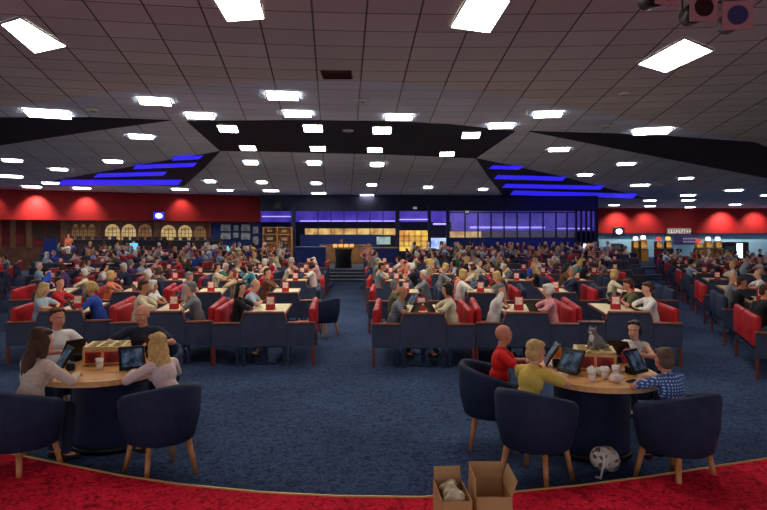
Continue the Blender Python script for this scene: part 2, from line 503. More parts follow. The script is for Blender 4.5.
SKINS = [mat('skin_fair', '#d9a184', .6), mat('skin_rosy', '#cf8d72', .6), mat('skin_tan', '#b97c5c', .6)]
HAIRC = {'white': mat('hair_white', '#dcd8cf', .7, noise=.2), 'grey': mat('hair_grey', '#8b8782', .7, noise=.3), 'blonde': mat('hair_blonde', '#d9b671', .6, noise=.3),
         'brown': mat('hair_brown', '#4d3222', .6, noise=.4), 'black': mat('hair_black', '#1e1815', .5, noise=.3), 'auburn': mat('hair_auburn', '#743a22', .6, noise=.3)}
TOPC = {'white': '#e4e2de', 'cream': '#ddd0b0', 'pale blue': '#a9c2d8', 'royal blue': '#2f4fb0', 'navy': '#27304f', 'black': '#1f1f24', 'grey': '#7e8087',
        'red': '#c22a2e', 'pink': '#dd9aa0', 'coral': '#e0805f', 'olive': '#5f6040', 'green': '#3f7a55', 'teal': '#2f7f86', 'purple': '#65417f', 'beige': '#bda583', 'brown': '#65472f', 'yellow': '#dcc055', 'striped': None}
TOPM = {}
for k_, c_ in TOPC.items():
    TOPM[k_] = mat('top_'+k_.replace(' ', '_'), c_, .85, noise=.12, nscale=9) if c_ else pattern('top_striped', 'stripe', '#38424f', '#8a94a0', 12)
TROUM = [mat('trousers_navy', '#252c40', .85), mat('trousers_grey', '#5d5f66', .85), mat('trousers_beige', '#a3937a', .85), mat('jeans', '#3d5478', .85)]
M_shoe = mat('dark_shoe', '#231d1c', .5)

# seated poses shared by the crowd
POSES = {'table': Pose(9, (-.13, .29, .878), (.14, .30, .878), 0, 14),
         'lean': Pose(18, (-.10, .31, .88), (.16, .30, .88), 10, 22),
         'chat': Pose(5, (-.17, .28, .878), (.12, .30, .878), -35, 2),
         'chin': Pose(14, (-.08, .30, .88), (.05, .25, .965), 15, 6),
         'look': Pose(6, (-.11, .30, .878), (.10, .29, .878), 40, 4)}
HAIRS = ['short', 'bob', 'curly', 'long', 'fringe']
MID, FAR = {}, {}
LEGS_MID = legs_mesh(POSES['table'], .03, 500)
SHOES_MID = shoes_mesh(POSES['table'], 200)
HAIR_MID = {h: hair_mesh(h, .014, 420) for h in HAIRS+['pony']}
HAIR_FAR = {h: hair_mesh(h, .02, 110) for h in HAIRS}
BODY_MID = {k: body_mesh(p, .022, 1500, False, None) for k, p in POSES.items()}
TOP_MID = {(k, s): top_mesh(p, s, .03, 900) for k, p in POSES.items() for s in ('short', 'long')}
m_sk, m_hr, m_tp, m_tr = SKINS[0], HAIRC['grey'], TOPM['grey'], TROUM[0]
_low = {}
def far_mesh(pose, hair):
    key = (pose, hair)
    if key not in FAR:
        p = POSES[pose]
        if pose not in _low:
            _low[pose] = (body_mesh(p, .026, 520, False, None), top_mesh(p, 'long' if pose in ('table', 'chat') else 'short', .035, 260), legs_mesh(p, .04, 140))
        b, t, l = _low[pose]
        FAR[key] = join_meshes('person', [(b, None, m_sk), (HAIR_FAR[hair], p.HM, m_hr), (t, None, m_tp), (l, None, m_tr)])
    return FAR[key]
def setmats(o, ms):
    for i, m in enumerate(ms):
        o.material_slots[i].link = 'OBJECT'; o.material_slots[i].material = m
def with_slot(me):
    if not me.materials: me.materials.append(m_sk)
    return me
def seated(loc, rz, pose, hair, hairc, topc, sleeve, label, group, detail, skin=None, trou=None, scale=1.0):
    skin = skin or rng.choice(SKINS); trou = trou or rng.choice(TROUM)
    if detail:
        t = thing('person', label, 'person', loc, rz, group); t.scale = (scale,)*3
        p = POSES[pose]
        def part(name, me, m, M=None):
            o = bpy.data.objects.new(name, with_slot(me)); COL.objects.link(o); o.parent = t
            if M is not None: o.matrix_local = M
            setmats(o, [m]); return o
        part('body', BODY_MID[pose], skin)
        if hair != 'bald': part('hair', HAIR_MID[hair], HAIRC[hairc], p.HM)
        part('shirt', TOP_MID[(pose, sleeve)], TOPM[topc] if isinstance(topc, str) else topc)
        part('trousers', LEGS_MID, trou); part('shoes', SHOES_MID, M_shoe)
        return t
    o = bpy.data.objects.new('person', far_mesh(pose, hair)); COL.objects.link(o)
    o.location = loc; o.rotation_euler = (0, 0, rz); o.scale = (scale,)*3
    setmats(o, [skin, HAIRC[hairc], TOPM[topc], trou])
    return tag(o, label, 'person', group)

def fine_person(label, loc, rz, pose, hair, hairm, topm, sleeve='short', trou=None, skin=None, bust=False, topname='shirt', scale=1.0, glasses=False, shoem=None):
    t = thing('person', label, 'person', loc, rz); t.scale = (scale,)*3
    link('body', body_mesh(pose, .0105, 22000, True, skin or SKINS[0]), t)
    if hair != 'bald':
        o = link('hair', hair_mesh(hair, .007, 5000, hairm), t); o.matrix_local = pose.HM
    link(topname, top_mesh(pose, sleeve, .014, 9000, topm, bust), t)
    link('trousers', legs_mesh(pose, .018, 4000, trou or TROUM[0]), t)
    link('shoes', shoes_mesh(pose, 900, shoem or M_shoe), t)
    if glasses:
        g = MB(); M = pose.HM
        for k in (-1, 1):
            c = Vector((k*.032, .101, .008))
            ring = [M @ (c+Vector((.02*math.cos(a), 0, .015*math.sin(a)))) for a in [i*math.pi/5 for i in range(11)]]
            g.tube(ring, .0018, 5); g.tube([M @ Vector((k*.052, .1, .01)), M @ Vector((k*.082, .0, .008))], .0018, 5)
        g.tube([M @ Vector((-.012, .102, .01)), M @ Vector((.012, .102, .01))], .0018, 5)
        g.build('glasses', M_black, t)
    return t

# ------------------------------------------------------------------ the setting
def poly_obj(name, pts, z0, z1, m, parent=None):
    mb = MB(); mb.prism(pts, z0, z1); return mb.build(name, m, parent)
struct(poly_obj('floor', [(-42, -4), (42, -4), (42, 64), (-42, 64)], -.1, 0, M_blue))

# red carpeted stage edge the photograph was taken from: a gently bowed lip with gold nosing
STZ = .12
edge = [(-160, 424), (-60, 440), (0, 452), (60, 464), (120, 476), (180, 485), (260, 493), (340, 497), (420, 498), (500, 494), (580, 486), (650, 477), (710, 468), (767, 459), (830, 449), (930, 434)]
ep = [(px(u, F*(EYE-STZ)/(v-HV)), F*(EYE-STZ)/(v-HV)) for u, v in edge]
struct(poly_obj('floor_red_stage', [(-12, -3), (12, -3)]+[(p[0], p[1]) for p in reversed(ep)], 0, STZ, M_red))
mb = MB(); mb.tube([(p[0], p[1]+.008, STZ) for p in ep], .011, 6)
struct(mb.build('trim_1', M_gold))

# ceiling: brown-grey tiles over the stage, blue-grey tiles over the hall
def C(u, v): Y = F*(CEIL-EYE)/(HV-v); return (px(u, Y), Y)
M_tileA = tiles('ceiling_tile_brown', '#d3d6d6', '#6c6a6b', .62, polar=(1.0, -14.0, 22.0))
M_tileB = tiles('ceiling_tile_blue_grey', '#ccdaf2', '#8f98a8', .62, polar=(1.0, -14.0, 22.0))
bord = [(-140, 124), (-60, 114), (0, 107), (50, 101), (100, 94), (180, 86), (250, 82), (320, 80), (384, 81), (440, 86), (490, 92), (574, 107), (620, 116), (664, 125), (715, 135), (767, 146), (830, 162), (900, 182)]
bp = [C(*b) for b in bord]
struct(poly_obj('ceiling', [(-16, -4), (30, -4), (bp[-1][0]+2, bp[-1][1])]+bp[::-1]+[(-22, bp[0][1])], CEIL, CEIL+.1, M_tileA))
struct(poly_obj('ceiling_hall', [(-45, 64), (-45, bp[0][1]), (-22, bp[0][1])]+bp+[(bp[-1][0]+2, bp[-1][1]), (45, bp[-1][1]), (45, 64)], CEIL, CEIL+.1, M_tileB))
M_coff = mat('navy_coffer', '#1b1f3c', .8, noise=.3, nscale=1.5)
wl = [C(*p) for p in [(-90, 119), (0, 117.5), (90, 117), (170, 120), (90, 131), (0, 145), (-90, 160)]]
wc = [C(*p) for p in [(187, 121), (290, 120), (384, 121), (450, 124), (515, 131), (476, 158), (384, 154), (300, 152), (220, 150.5)]]
wr = [C(*p) for p in [(529, 131), (640, 134), (754, 142), (780, 152), (820, 176), (820, 192), (767, 178), (650, 155)]]
for nm, w in (('ceiling_coffer_left', wl), ('ceiling_coffer_centre', wc), ('ceiling_coffer_right', wr)):
    struct(poly_obj(nm, w, CEIL-.015, CEIL, M_coff))
M_coffb = mat('deep_blue_coffer', '#15143c', .7)
tl_ = [C(*p) for p in [(220, 151), (206, 166), (184, 186), (120, 184), (52, 181), (140, 165)]]
tr_ = [C(*p) for p in [(476, 158), (488, 176), (503, 195), (570, 199), (645, 198), (560, 176)]]
for nm, w in (('ceiling_coffer_blue_left', tl_), ('ceiling_coffer_blue_right', tr_)):
    struct(poly_obj(nm, w, CEIL-.02, CEIL, M_coffb))
M_strip = mat('blue_strip_light', '#2a20dc', .5, emit=1.1)
ordn = ['first', 'second', 'third', 'fourth', 'fifth', 'sixth', 'seventh', 'eighth', 'ninth', 'tenth', 'eleventh', 'twelfth', 'thirteenth', 'fourteenth', 'fifteenth', 'sixteenth', 'seventeenth', 'eighteenth', 'nineteenth', 'twentieth']
stripsL = [((176, 157.5), (203, 156), 3.2), ((137, 166), (197, 163.5), 3.6), ((98, 174.5), (167, 172.5), 3.6), ((62, 181.5), (182, 181.5), 5.0)]
stripsR = [((493, 166), (523, 167), 3.0), ((498, 176), (566, 178), 3.6), ((506, 185), (604, 187), 3.6), ((514, 192), (637, 195.5), 4.2)]
for side, ss in (('arches', stripsL), ('slot-machine', stripsR)):
    for i, (a, b, h) in enumerate(ss):
        q = [C(a[0], a[1]-h/2), C(b[0], b[1]-h/2), C(b[0]-4, b[1]+h/2), C(a[0]-4, a[1]+h/2)]
        o = poly_obj('strip_light', q, CEIL-.05, CEIL-.03, M_strip)
        nm_ = ['shortest and nearest', 'second nearest', 'third nearest', 'longest and deepest'][i]
        tag(o, f'glowing blue ceiling strip in {side} side triangular recess, {nm_} of four', 'strip light', f'blue strips in the {side} side recess')

# back walls ------------------------------------------------------------
M_redwall = mat('red_wall', '#84101a', .75, noise=.12, nscale=1.2)
M_navywall = mat('navy_wall', '#20243f', .7, noise=.15, nscale=1)
M_bluewall = mat('royal_blue_wall', '#243a86', .6, noise=.12, nscale=2)
M_skywall = mat('sky_blue_wall', '#7db4de', .7, noise=.08, nscale=2)
M_brownwall = wood('brown_panelling', '#5a3420', '#7a4a2c', 3)
M_woodlt = wood('light_oak_panel', '#a8743f', '#c48d52', 3)
M_darkred = mat('dark_red_panel', '#7c2226', .6)

def vpanel(name, p0, p1, z0, z1, th, m, parent=None, bev=0):
    """upright slab between two ground points"""
    p0, p1 = Vector(p0), Vector(p1); d = p1-p0; a = math.atan2(d.y, d.x)
    mb = MB(); mb.box((0, 0, (z0+z1)/2), (d.length, th, z1-z0), bev)
    c = (p0+p1)/2
    return mb.build(name, m, parent, (c.x, c.y, 0), a)
A = Vector((px(260, 40), 40)); Bq = Vector((px(-110, 32.3), 32.3))
dirL = (Bq-A).normalized(); nrm = Vector((-dirL.y, dirL.x))
if nrm.y < 0: nrm = -nrm
zb = 2.82
struct(vpanel('wall_left_soffit', A, Bq, zb, CEIL-.002, .3, M_redwall))
off = nrm*1.5
struct(vpanel('wall_left', A+off, Bq+off, 0, zb+.25, .2, M_brownwall))
struct(vpanel('ceiling_soffit_left', A+off*.5, Bq+off*.5, zb+.0, zb+.05, 1.3, M_dark))
def onL(u, v, back=1.36):            # point of the recessed wall face under the red soffit
    # intersect the view ray with the plane through A+nrm*back
    o = A+nrm*back; d = Vector(((u-CX)/F, 1.0))
    t = (o.dot(nrm))/(d.dot(nrm)); P = d*t
    return Vector((P.x, P.y, EYE-(v-HV)/F*P.y))
def lrect(name, u0, v0, u1, v1, m, back=1.34, th=.06, parent=None, kind=True):
    a = onL(u0, v0, back); b = onL(u1, v1, back)
    o = vpanel(name, (a.x, a.y), (b.x, b.y), b.z, onL((u0+u1)/2, v0, back).z, th, m, parent)
    if kind: struct(o)
    return o
lrect('wall_left_red_panel', -40, 217, 25, 246, M_darkred, 1.36)
lrect('wall_left_red_panel', 33, 219, 60, 246, M_darkred, 1.36)
for u in (-2, 13, 29, 64, 98, 156.5, 212): 
    o = lrect('pillar_left', u-3, 217, u+3 if u != 212 else u-1, 248, wood('pillar_wood', '#6a3d20', '#8d5830', 3), 1.2, .12)
# lit arched lattice windows
M_archlit = mat('arch_glow', '#f0d9a0', .6, emit=.5, col2='#c79c5a', nscale=2.2)
M_archdim = mat('arch_glow_dim', '#b48a5e', .6, emit=.3, col2='#8a6040', nscale=2.2)
M_bar = mat('window_bar', '#3a2617', .6)
wn = 0
for (u0, u1, v0, lit) in [(34, 46, 222, 2), (47, 58, 222, 2), (72, 79, 224, 1), (80, 87, 224, 1), (88, 96, 224, 1), (105, 120, 224, 0), (121.5, 136, 224, 0), (138, 152, 224, 1), (161, 176, 225, 0), (178, 192, 225, 0), (194, 206, 226, 1)]:
    a = onL(u0, v0, 1.28); b = onL(u1, 240, 1.28); w = (Vector((b.x, b.y))-Vector((a.x, a.y))).length; h = a.z-b.z
    wn += 1
    mb = MB()
    pts = [(-w/2, 0), (w/2, 0)]+[(w/2*math.cos(t*math.pi/10), h*.45+h*.55*math.sin(t*math.pi/10)) for t in range(11)]
    vs = [mb.bm.verts.new((x, -.02, z)) for x, z in pts]; vs2 = [mb.bm.verts.new((x, .02, z)) for x, z in pts]
    mb.bm.faces.new(vs); mb.bm.faces.new(vs2[::-1])
    for i in range(len(pts)): mb.bm.faces.new((vs[i], vs2[i], vs2[(i+1) % len(pts)], vs[(i+1) % len(pts)]))
    bmesh.ops.recalc_face_normals(mb.bm, faces=mb.bm.faces[:])
    c = (a+b)/2; ang = math.atan2(b.y-a.y, b.x-a.x)
    o = mb.build(f'window_{wn}', [M_archlit, M_archdim, mat('dull_pane', '#4a2a22', .4)][lit], None, (c.x, c.y, b.z), ang); struct(o)
    fb = MB()
    for k in (-.25, 0, .25): fb.box((w*k, -.035, h*.42), (.025, .02, h*.84))
    for k in (.2, .45, .7): fb.box((0, -.035, h*k), (w*.98 if k < .5 else w*.8, .02, .025))
    fb.build('lattice', M_bar, o)
lrect('wall_left_orange_panel', 206, 223, 211, 244, mat('orange_wall', '#8f4a33', .7), 1.26)
lrect('wall_left_blue_panel', 211.5, 223, 261, 256, M_bluewall, 1.3)
lrect('trim_2', -60, 219.2, 259, 221.6, mat('brown_trim', '#2a1510', .6), .1, .06)
# framed notices on the blue wall beneath the red soffit
M_poster = pattern('notice_print', 'v', '#cfd6d6', '#8fa3ac', 9)
M_poster2 = pattern('notice_print_small', 'v', '#d9dcd8', '#a5aab0', 6)
posters = [(220, 224, 231, 231.5, 'upper big'), (220, 232.5, 231, 239.5, 'lower big'), (233.5, 225, 238.5, 231, 'upper small'), (233, 232.5, 238.5, 238, 'lower small'),
           (240.5, 224, 250.5, 231.5, 'second upper big'), (240.5, 232.5, 250.5, 240, 'second lower big'), (252.5, 226, 258.5, 234, 'upper end'), (252.5, 236, 258.5, 245, 'lower end')]
for (u0, v0, u1, v1, nm_) in posters:
    a = onL(u0, v0, 1.22); b = onL(u1, v1, 1.22); c = (a+b)/2; w = (Vector((b.x-a.x, b.y-a.y))).length; h = a.z-b.z
    t = thing('framed_poster', f'{nm_} pale framed notice on the blue wall beside the arched windows', 'poster', c, math.atan2(b.y-a.y, b.x-a.x), 'framed notices on the blue wall')
    mb = MB(); mb.box((0, 0, 0), (w, .04, h), .01); mb.build('frame', mat('poster_frame', '#39404e', .5), t)
    mb = MB(); mb.box((0, -.025, 0), (w*.88, .012, h*.88)); mb.build('sheet', M_poster if 'big' in nm_ else M_poster2, t)
# television on red soffit
def television(label, c, ang, w, h, kind):
    t = thing('television', label, 'television', c, ang)
    mb = MB(); mb.box((0, .05, 0), (w, .12, h), .02); mb.build('case', mat('tv_case', '#121318', .4), t)
    mb = MB(); mb.box((0, -.018, 0), (w*.93, .012, h*.88)); s = mb.build('screen', mat('tv_screen_blue' if kind else 'tv_screen_dark', '#2630c8' if kind else '#161c3a', .3, emit=1.0 if kind else .5), t)
    mb = MB(); mb.ell((0, -.026, 0), (w*(.3 if kind else .27), .006, h*.3), None, 20, 10); mb.build('glowing_logo', mat('tv_glow', '#f4f6ff', .3, emit=2.2), s)
    mb = MB(); mb.box((0, .16, .02), (.12, .12, .12), .01); mb.build('wall_mount', M_black, t)
a = onL(158.8, 215.8, -.45)
television('television showing a white oval on blue, hung on the red wall above the arches', a, math.atan2(-dirL.y, -dirL.x), .65, .48, True)
# dark counters of machines in front of the arches
for i, (u0, u1, v0) in enumerate([(66, 118, 238), (122, 168, 238.5), (172, 222, 239)]):
    a = onL(u0, v0, .3); b = onL(u1, v0, .3)
    mid_ = (a+b)/2; L_ = (b-a).length
    t = thing('counter', f'long dark counter with small terminals below the arched windows, {ordn[i]} from the stepped side aisle', 'counter', (mid_.x, mid_.y, .39), math.atan2(b.y-a.y, b.x-a.x), 'dark counters under the arches')
    zt = a.z-.39-.12
    mb = MB(); mb.box((0, 0, zt/2), (L_, .5, zt), .02); mb.build('body', mat('counter_black', '#1c1d26', .6), t)
    mb = MB(); mb.box((0, -.02, zt+.02), (L_+.04, .58, .04), .01); mb.build('worktop', mat('counter_top', '#3a3b46', .4), t)
    for k in range(6):
        mb = MB(); mb.box((-L_/2+L_*(k+.5)/6, .05, zt+.04+.09), (.3, .06, .18), .015); mb.build('terminal', mat('terminal_body', '#30323c', .4), t)

# centre and right of the back wall
ZT = lambda v, Y: pz(v, Y)
def bpanel(name, u0, v0, u1, v1, Y, m, th=.12, parent=None, kind=True, emit=None):
    mb = MB(); mb.box((0, 0, 0), (px(u1, Y)-px(u0, Y), th, pz(v0, Y)-pz(v1, Y)))
    o = mb.build(name, m, parent, ((px(u0, Y)+px(u1, Y))/2, Y+th/2, (pz(v0, Y)+pz(v1, Y))/2))
    if kind: struct(o)
    return o
# navy fascia over the whole centre
mb = MB(); z0 = pz(211, 39); mb.box((0, 0, 0), (px(597.5, 39)-px(260, 39), .3, CEIL-.002-z0))
struct(mb.build('wall_back_fascia', M_navywall, None, ((px(260, 39)+px(597.5, 39))/2, 39.15, (CEIL+z0)/2)))
struct(bpanel('wall_back', 255, 205, 597, 272, 43.5, M_navywall, .2))
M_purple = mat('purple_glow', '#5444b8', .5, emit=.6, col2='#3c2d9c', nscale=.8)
M_purple2 = mat('violet_glow', '#9a8cf0', .5, emit=1.1, col2='#4c3bc0', nscale=1.6)
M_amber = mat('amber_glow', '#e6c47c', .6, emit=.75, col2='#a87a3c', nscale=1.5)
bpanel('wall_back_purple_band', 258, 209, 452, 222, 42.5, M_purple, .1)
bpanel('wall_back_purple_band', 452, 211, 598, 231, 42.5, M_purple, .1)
# bright cove tubes within the bands
cv = [(262, 293, 216.5, 0), (300, 395, 221.0, 0), (397, 428, 219.5, 0), (433, 446, 224, 1), (470, 545, 227.5, 1), (556, 590, 228.5, 0)]
for u0, u1, v, k in cv:
    mb = MB(); Yc = 42.3; mb.cyl((px(u0, Yc), Yc, pz(v, Yc)), (px(u1, Yc), Yc, pz(v, Yc)), .06 if k else .035, n=8)
    struct(mb.build('trim_3', mat('cove_tube', '#a99df5', .4, emit=1.3)))
# glazed gallery on the window side: mullions, glass, blue parapet
Yw = 39.3
M_glass = bpy.data.materials.new('gallery_glass'); M_glass.use_nodes = True
gb = M_glass.node_tree.nodes['Principled BSDF']; gb.inputs['Base Color'].default_value = (.75, .78, 1, 1); gb.inputs['Alpha'].default_value = .16; gb.inputs['Roughness'].default_value = .08
M_mull = mat('dark_mullion', '#1b1d33', .5)
for i, (u0, u1) in enumerate([(449, 465), (465, 478), (478, 491), (491, 504), (504, 517), (517, 530), (530, 543), (543, 556), (556, 567), (567, 576)]):
    t = thing(f'window_{20+i}', None, None, ((px(u0, Yw)+px(u1, Yw))/2, Yw, 0)); struct(t)
    w = px(u1, Yw)-px(u0, Yw); zt, zb2 = pz(212, Yw), pz(238.5, Yw)
    mb = MB(); mb.box((0, 0, (zt+zb2)/2), (w-.06, .015, zt-zb2)); struct(mb.build('pane', M_glass, t))
    mb = MB()
    for sx in (-1, 1): mb.box((sx*w/2, 0, (zt+zb2)/2), (.07, .09, zt-zb2))
    mb.box((0, 0, zb2+.03), (w, .09, .06)); mb.box((0, 0, zt-.03), (w, .09, .06)); struct(mb.build('mullion', M_mull, t))
bpanel('wall_back_parapet', 448, 238.5, 578, 272, 39.2, M_bluewall, .2)
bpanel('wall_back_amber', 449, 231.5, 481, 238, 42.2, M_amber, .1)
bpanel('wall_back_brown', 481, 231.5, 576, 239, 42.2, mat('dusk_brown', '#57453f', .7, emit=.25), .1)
for i, u in enumerate((576.5, 581.5, 586.5, 591.5, 596)):
    bpanel('pillar_back', u-.9, 210, u+.9, 246, 39.0, M_mull, .14)
bpanel('wall_back_lower_right', 576, 241, 599, 272, 39.25, M_bluewall, .12)
# recess behind the caller's stage
Ys = 36.5
for u0, u1 in ((291, 295), (395.5, 399.5), (428, 431), (446.5, 449.5)):
    bpanel('pillar_back', u0, 205, u1, 272, 38.6, M_navyd, .3)
t_sh = thing('display_shelf', 'light wooden display shelving behind the crowd, under the purple band', 'shelf', (px(277.5, 38.2), 38.2, 0))
w = px(292, 38.2)-px(262.5, 38.2); zt, zb2 = pz(227, 38.2), .39
mb = MB(); mb.box((0, .3, (zt+zb2)/2), (w, .04, zt-zb2)); mb.build('back_panel', M_woodlt, t_sh)
for k in (-1, 0, 1):
    mb = MB(); mb.box((k*(w/2-.03), .1, (zt+zb2)/2), (.06, .44, zt-zb2)); mb.build('side_panel', M_woodlt, t_sh)
for v in (227.5, 234.5, 243, 252):
    mb = MB(); mb.box((0, .1, pz(v, 38.2)), (w-.02, .4, .05)); mb.build('shelf', M_woodlt, t_sh)
for u0, v0, u1, v1, c_, l_ in [(265, 229, 275, 234, '#2b2019', 'dark framed picture on the top wooden display shelf'), (279, 229.5, 290, 234, '#5d3b20', 'brown box on the top wooden display shelf'), (264, 236, 276, 242.5, '#3b2a1c', 'dark brown box on the middle wooden display shelf'), (279, 237, 290, 242.6, '#70492a', 'tan box on the middle wooden display shelf')]:
    Yb = 38.18
    t = thing('display_box', l_, 'box', (px((u0+u1)/2, Yb), Yb, pz(v1, Yb)))
    w_, h_ = px(u1, Yb)-px(u0, Yb), pz(v0, Yb)-pz(v1, Yb)
    mb = MB(); mb.box((0, 0, h_/2+.035), (w_*.8, .14, h_*.85), .02); mb.build('carton', mat('box'+c_, c_, .6), t)
    mb = MB(); mb.box((0, -.075, h_/2+.035), (w_*.5, .01, h_*.5)); mb.build('front_print', mat('box_print', '#a98b62', .6), t)
# amber board and blue back panel of the stage
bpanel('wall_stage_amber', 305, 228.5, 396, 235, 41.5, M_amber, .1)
bpanel('wall_stage_blue', 300, 234.5, 381, 258, 41.2, M_bluewall, .1)
for u in (318, 331, 344, 357, 370, 383):
    bpanel('trim_4', u-.4, 210, u+.4, 235, 41.35, M_mull, .05)
bpanel('wall_bar_amber', 399, 230.5, 428, 251, 41.5, mat('bar_glow', '#eec65e', .6, emit=1.0, col2='#b5783a', nscale=1.2), .1)
bpanel('wall_bar_doorway', 431, 238, 446.5, 256, 41.6, mat('bright_doorway', '#cfe0f5', .6, emit=1.1, col2='#5c7fd0', nscale=1.1), .1)
for v in (236, 241, 246):
    bpanel('trim_4', 399.5, v-.3, 427.5, v+.3, 41.35, M_bar, .12)
for u in (404, 409, 415, 421):
    bpanel('trim_4', u-.35, 231, u+.35, 246, 41.38, mat('bar_post', '#8a3a22', .5), .08)
# stage floor with four steps
SZ = .46
x0, x1 = px(293, 29), px(402, 29)
mb = MB(); mb.box(((x0+x1)/2, 33.5, SZ/2), (x1-x0, 9.0, SZ), .01); struct(mb.build('floor_stage', mat('stage_carpet', '#3c4560', .9, noise=.2)))
sx0, sx1 = px(322, 27), px(365, 27)
for i in range(3):
    mb = MB(); h = SZ*(i+1)/4; y = 27.4+.55*i
    mb.box(((sx0+sx1)/2, (y+29.0)/2, h/2), (sx1-sx0, 29.0-y, h)); struct(mb.build('floor_step', mat('step_carpet', '#28304a', .9)))
    mb = MB(); mb.box(((sx0+sx1)/2, y-.012, h-.02), (sx1-sx0, .02, .045)); struct(mb.build('trim_5', mat('step_nosing', '#8f97a6', .4)))
mb = MB(); mb.box(((sx0+sx1)/2, 28.988, SZ-.02), (sx1-sx0, .02, .045)); struct(mb.build('trim_5', MATS['step_nosing']))
def cabinet(label, u0, u1, v0, Y, top):
    x0_, x1_ = px(u0, Y), px(u1, Y); zt = pz(v0, Y)
    t = thing('stage_cabinet', label, 'cabinet', ((x0_+x1_)/2, Y+.3, SZ))
    h = zt-SZ
    mb = MB(); mb.box((0, 0, h/2-.02), (x1_-x0_, .6, h-.04), .02); mb.build('body', M_bluewall, t)
    mb = MB(); mb.box((0, -.02, h-.02), (x1_-x0_+.06, .68, .05), .01); mb.build('worktop', top, t)
    for k in (-.25, .25):
        mb = MB(); mb.box((k*(x1_-x0_), -.31, h*.5), ((x1_-x0_)*.44, .02, h*.8), .01); mb.build('front_panel', M_bluewall, t)
    return t, zt, (x0_+x1_)/2
cabinet('blue panelled stage cabinet on the arches side of the steps', 295, 325, 247, 29.0, mat('cab_top', '#56607e', .4))
cabinet('blue panelled stage cabinet with wooden top on the window side of the steps', 363.5, 398, 247.5, 29.0, M_woodlt)
Yb = 29.25
t = thing('display_monitor', 'pale lit monitor standing on the blue stage cabinet at the window side', 'monitor', (px(383.5, Yb), Yb, pz(247.5, 29)+.0105))
h_ = pz(236.5, Yb)-pz(247.5, 29)
mb = MB(); mb.box((0, 0, .02), (.3, .18, .03), .008); mb.cyl((0, .04, .02), (0, .04, .16), .03); mb.build('stand', M_black, t)
mb = MB(); mb.box((0, .02, h_*.6), (.68, .06, h_*.8), .012); mb.build('case', M_black, t)
mb = MB(); mb.box((0, -.015, h_*.6), (.63, .01, h_*.7)); mb.build('screen', mat('monitor_pale', '#b9d3cf', .4, emit=.6, col2='#8aa9a4', nscale=3), t)
# long wooden caller desk at the back of the stage
Yd = 34.5
t = thing('caller_desk', 'long light oak desk along the back of the raised stage', 'desk', (px(346, Yd), Yd, SZ))
w = px(371, Yd)-px(320, Yd); h = pz(245, Yd)-SZ
mb = MB(); mb.box((0, 0, h/2-.02), (w, .6, h-.05), .01); mb.build('front', M_woodlt, t)
mb = MB(); mb.box((0, -.02, h-.02), (w+.08, .7, .05), .01); mb.build('worktop', wood('desk_top', '#8d5c30', '#b17a45', 3), t)
for k in (-.33, 0, .33):
    mb = MB(); mb.box((k*w, -.31, h*.48), (w*.29, .02, h*.78), .01); mb.build('front_panel', M_woodlt, t)
# dark podium with lit amber top
Yp = 30.2
t = thing('podium', 'dark round podium with glowing amber screens on top, centre of the stage', 'podium', (px(343.5, Yp), Yp, SZ))
h = pz(249, Yp)-SZ
mb = MB(); mb.lathe([(.42, 0), (.4, .05), (.36, h*.5), (.4, h), (.1, h+.001)], n=24); mb.build('column', M_dark, t, True)
mb = MB(); mb.box((0, 0, h+.04), (1.05, .5, .07), .015); mb.build('top', M_woodlt, t)
for k in range(4):
    mb = MB(); mb.box((-.39+.26*k, -.05, h+.16), (.2, .03, .16), .008, (-.5, 0, 0)); mb.build('screen', mat('amber_screen', '#f0b060', .4, emit=.9), t)
# red end of the room on the slot-machine side
Yr = 58.0
struct(bpanel('wall_right_red', 592, 207, 900, 233.5, Yr, M_redwall, .2))
mb = MB(); zr = pz(233.5, Yr); mb.box(((px(592, Yr)+px(900, Yr))/2, Yr+.25, zr/2), (px(900, Yr)-px(592, Yr), .2, zr)); struct(mb.build('wall_right', M_skywall))
bpanel('trim_6', 592, 233, 900, 234.5, Yr-.08, M_mull, .06)
struct(vpanel('wall_return', (px(597.2, 39.3), 39.3), (px(597.2, 57.9), 57.9), 0, CEIL-.005, .12, M_navywall))
# light coloured wall signs
t = thing('wall_sign', 'white lettered sign board fixed on the red wall above the slot machines', 'sign', (px(679, Yr-.2), Yr-.2, pz(231.3, Yr)))
w, h = px(691, Yr)-px(667, Yr), .55
mb = MB(); mb.box((0, 0, 0), (w, .08, h), .02); mb.build('board', mat('sign_board', '#b9a9a6', .5), t)
lb = MB(); rs = random.Random(2)
for i in range(9):
    x = -w*.43+w*.86*i/8
    lb.box((x, -.05, 0), (.05, .02, .32)); lb.box((x+.08, -.05, rs.choice((-.13, 0, .13))), (.12, .02, .06))
lb.build('lettering', mat('sign_white', '#f6f2ee', .5, emit=.4), t)
t = thing('wall_sign', 'purple banner with pale lettering below the white lettered sign', 'sign', (px(686, Yr-1), Yr-1, pz(240, Yr-1)))
mb = MB(); mb.box((0, 0, 0), (px(698, Yr)-px(674, Yr), .06, .85), .02); mb.build('board', mat('purple_board', '#4d3f78', .6), t)
lb = MB()
for r_ in (-.15, .12):
    for i in range(7): lb.box((-.2+.2*i, -.04, r_), (.13, .02, .14))
lb.build('lettering', mat('sign_lilac', '#c0b6dc', .5, emit=.2), t)
a = at(619, 231.5, 57.2)
television('dark television with a white glow, on the red wall at the slot-machine side', a, 0, 1.05, .8, False)

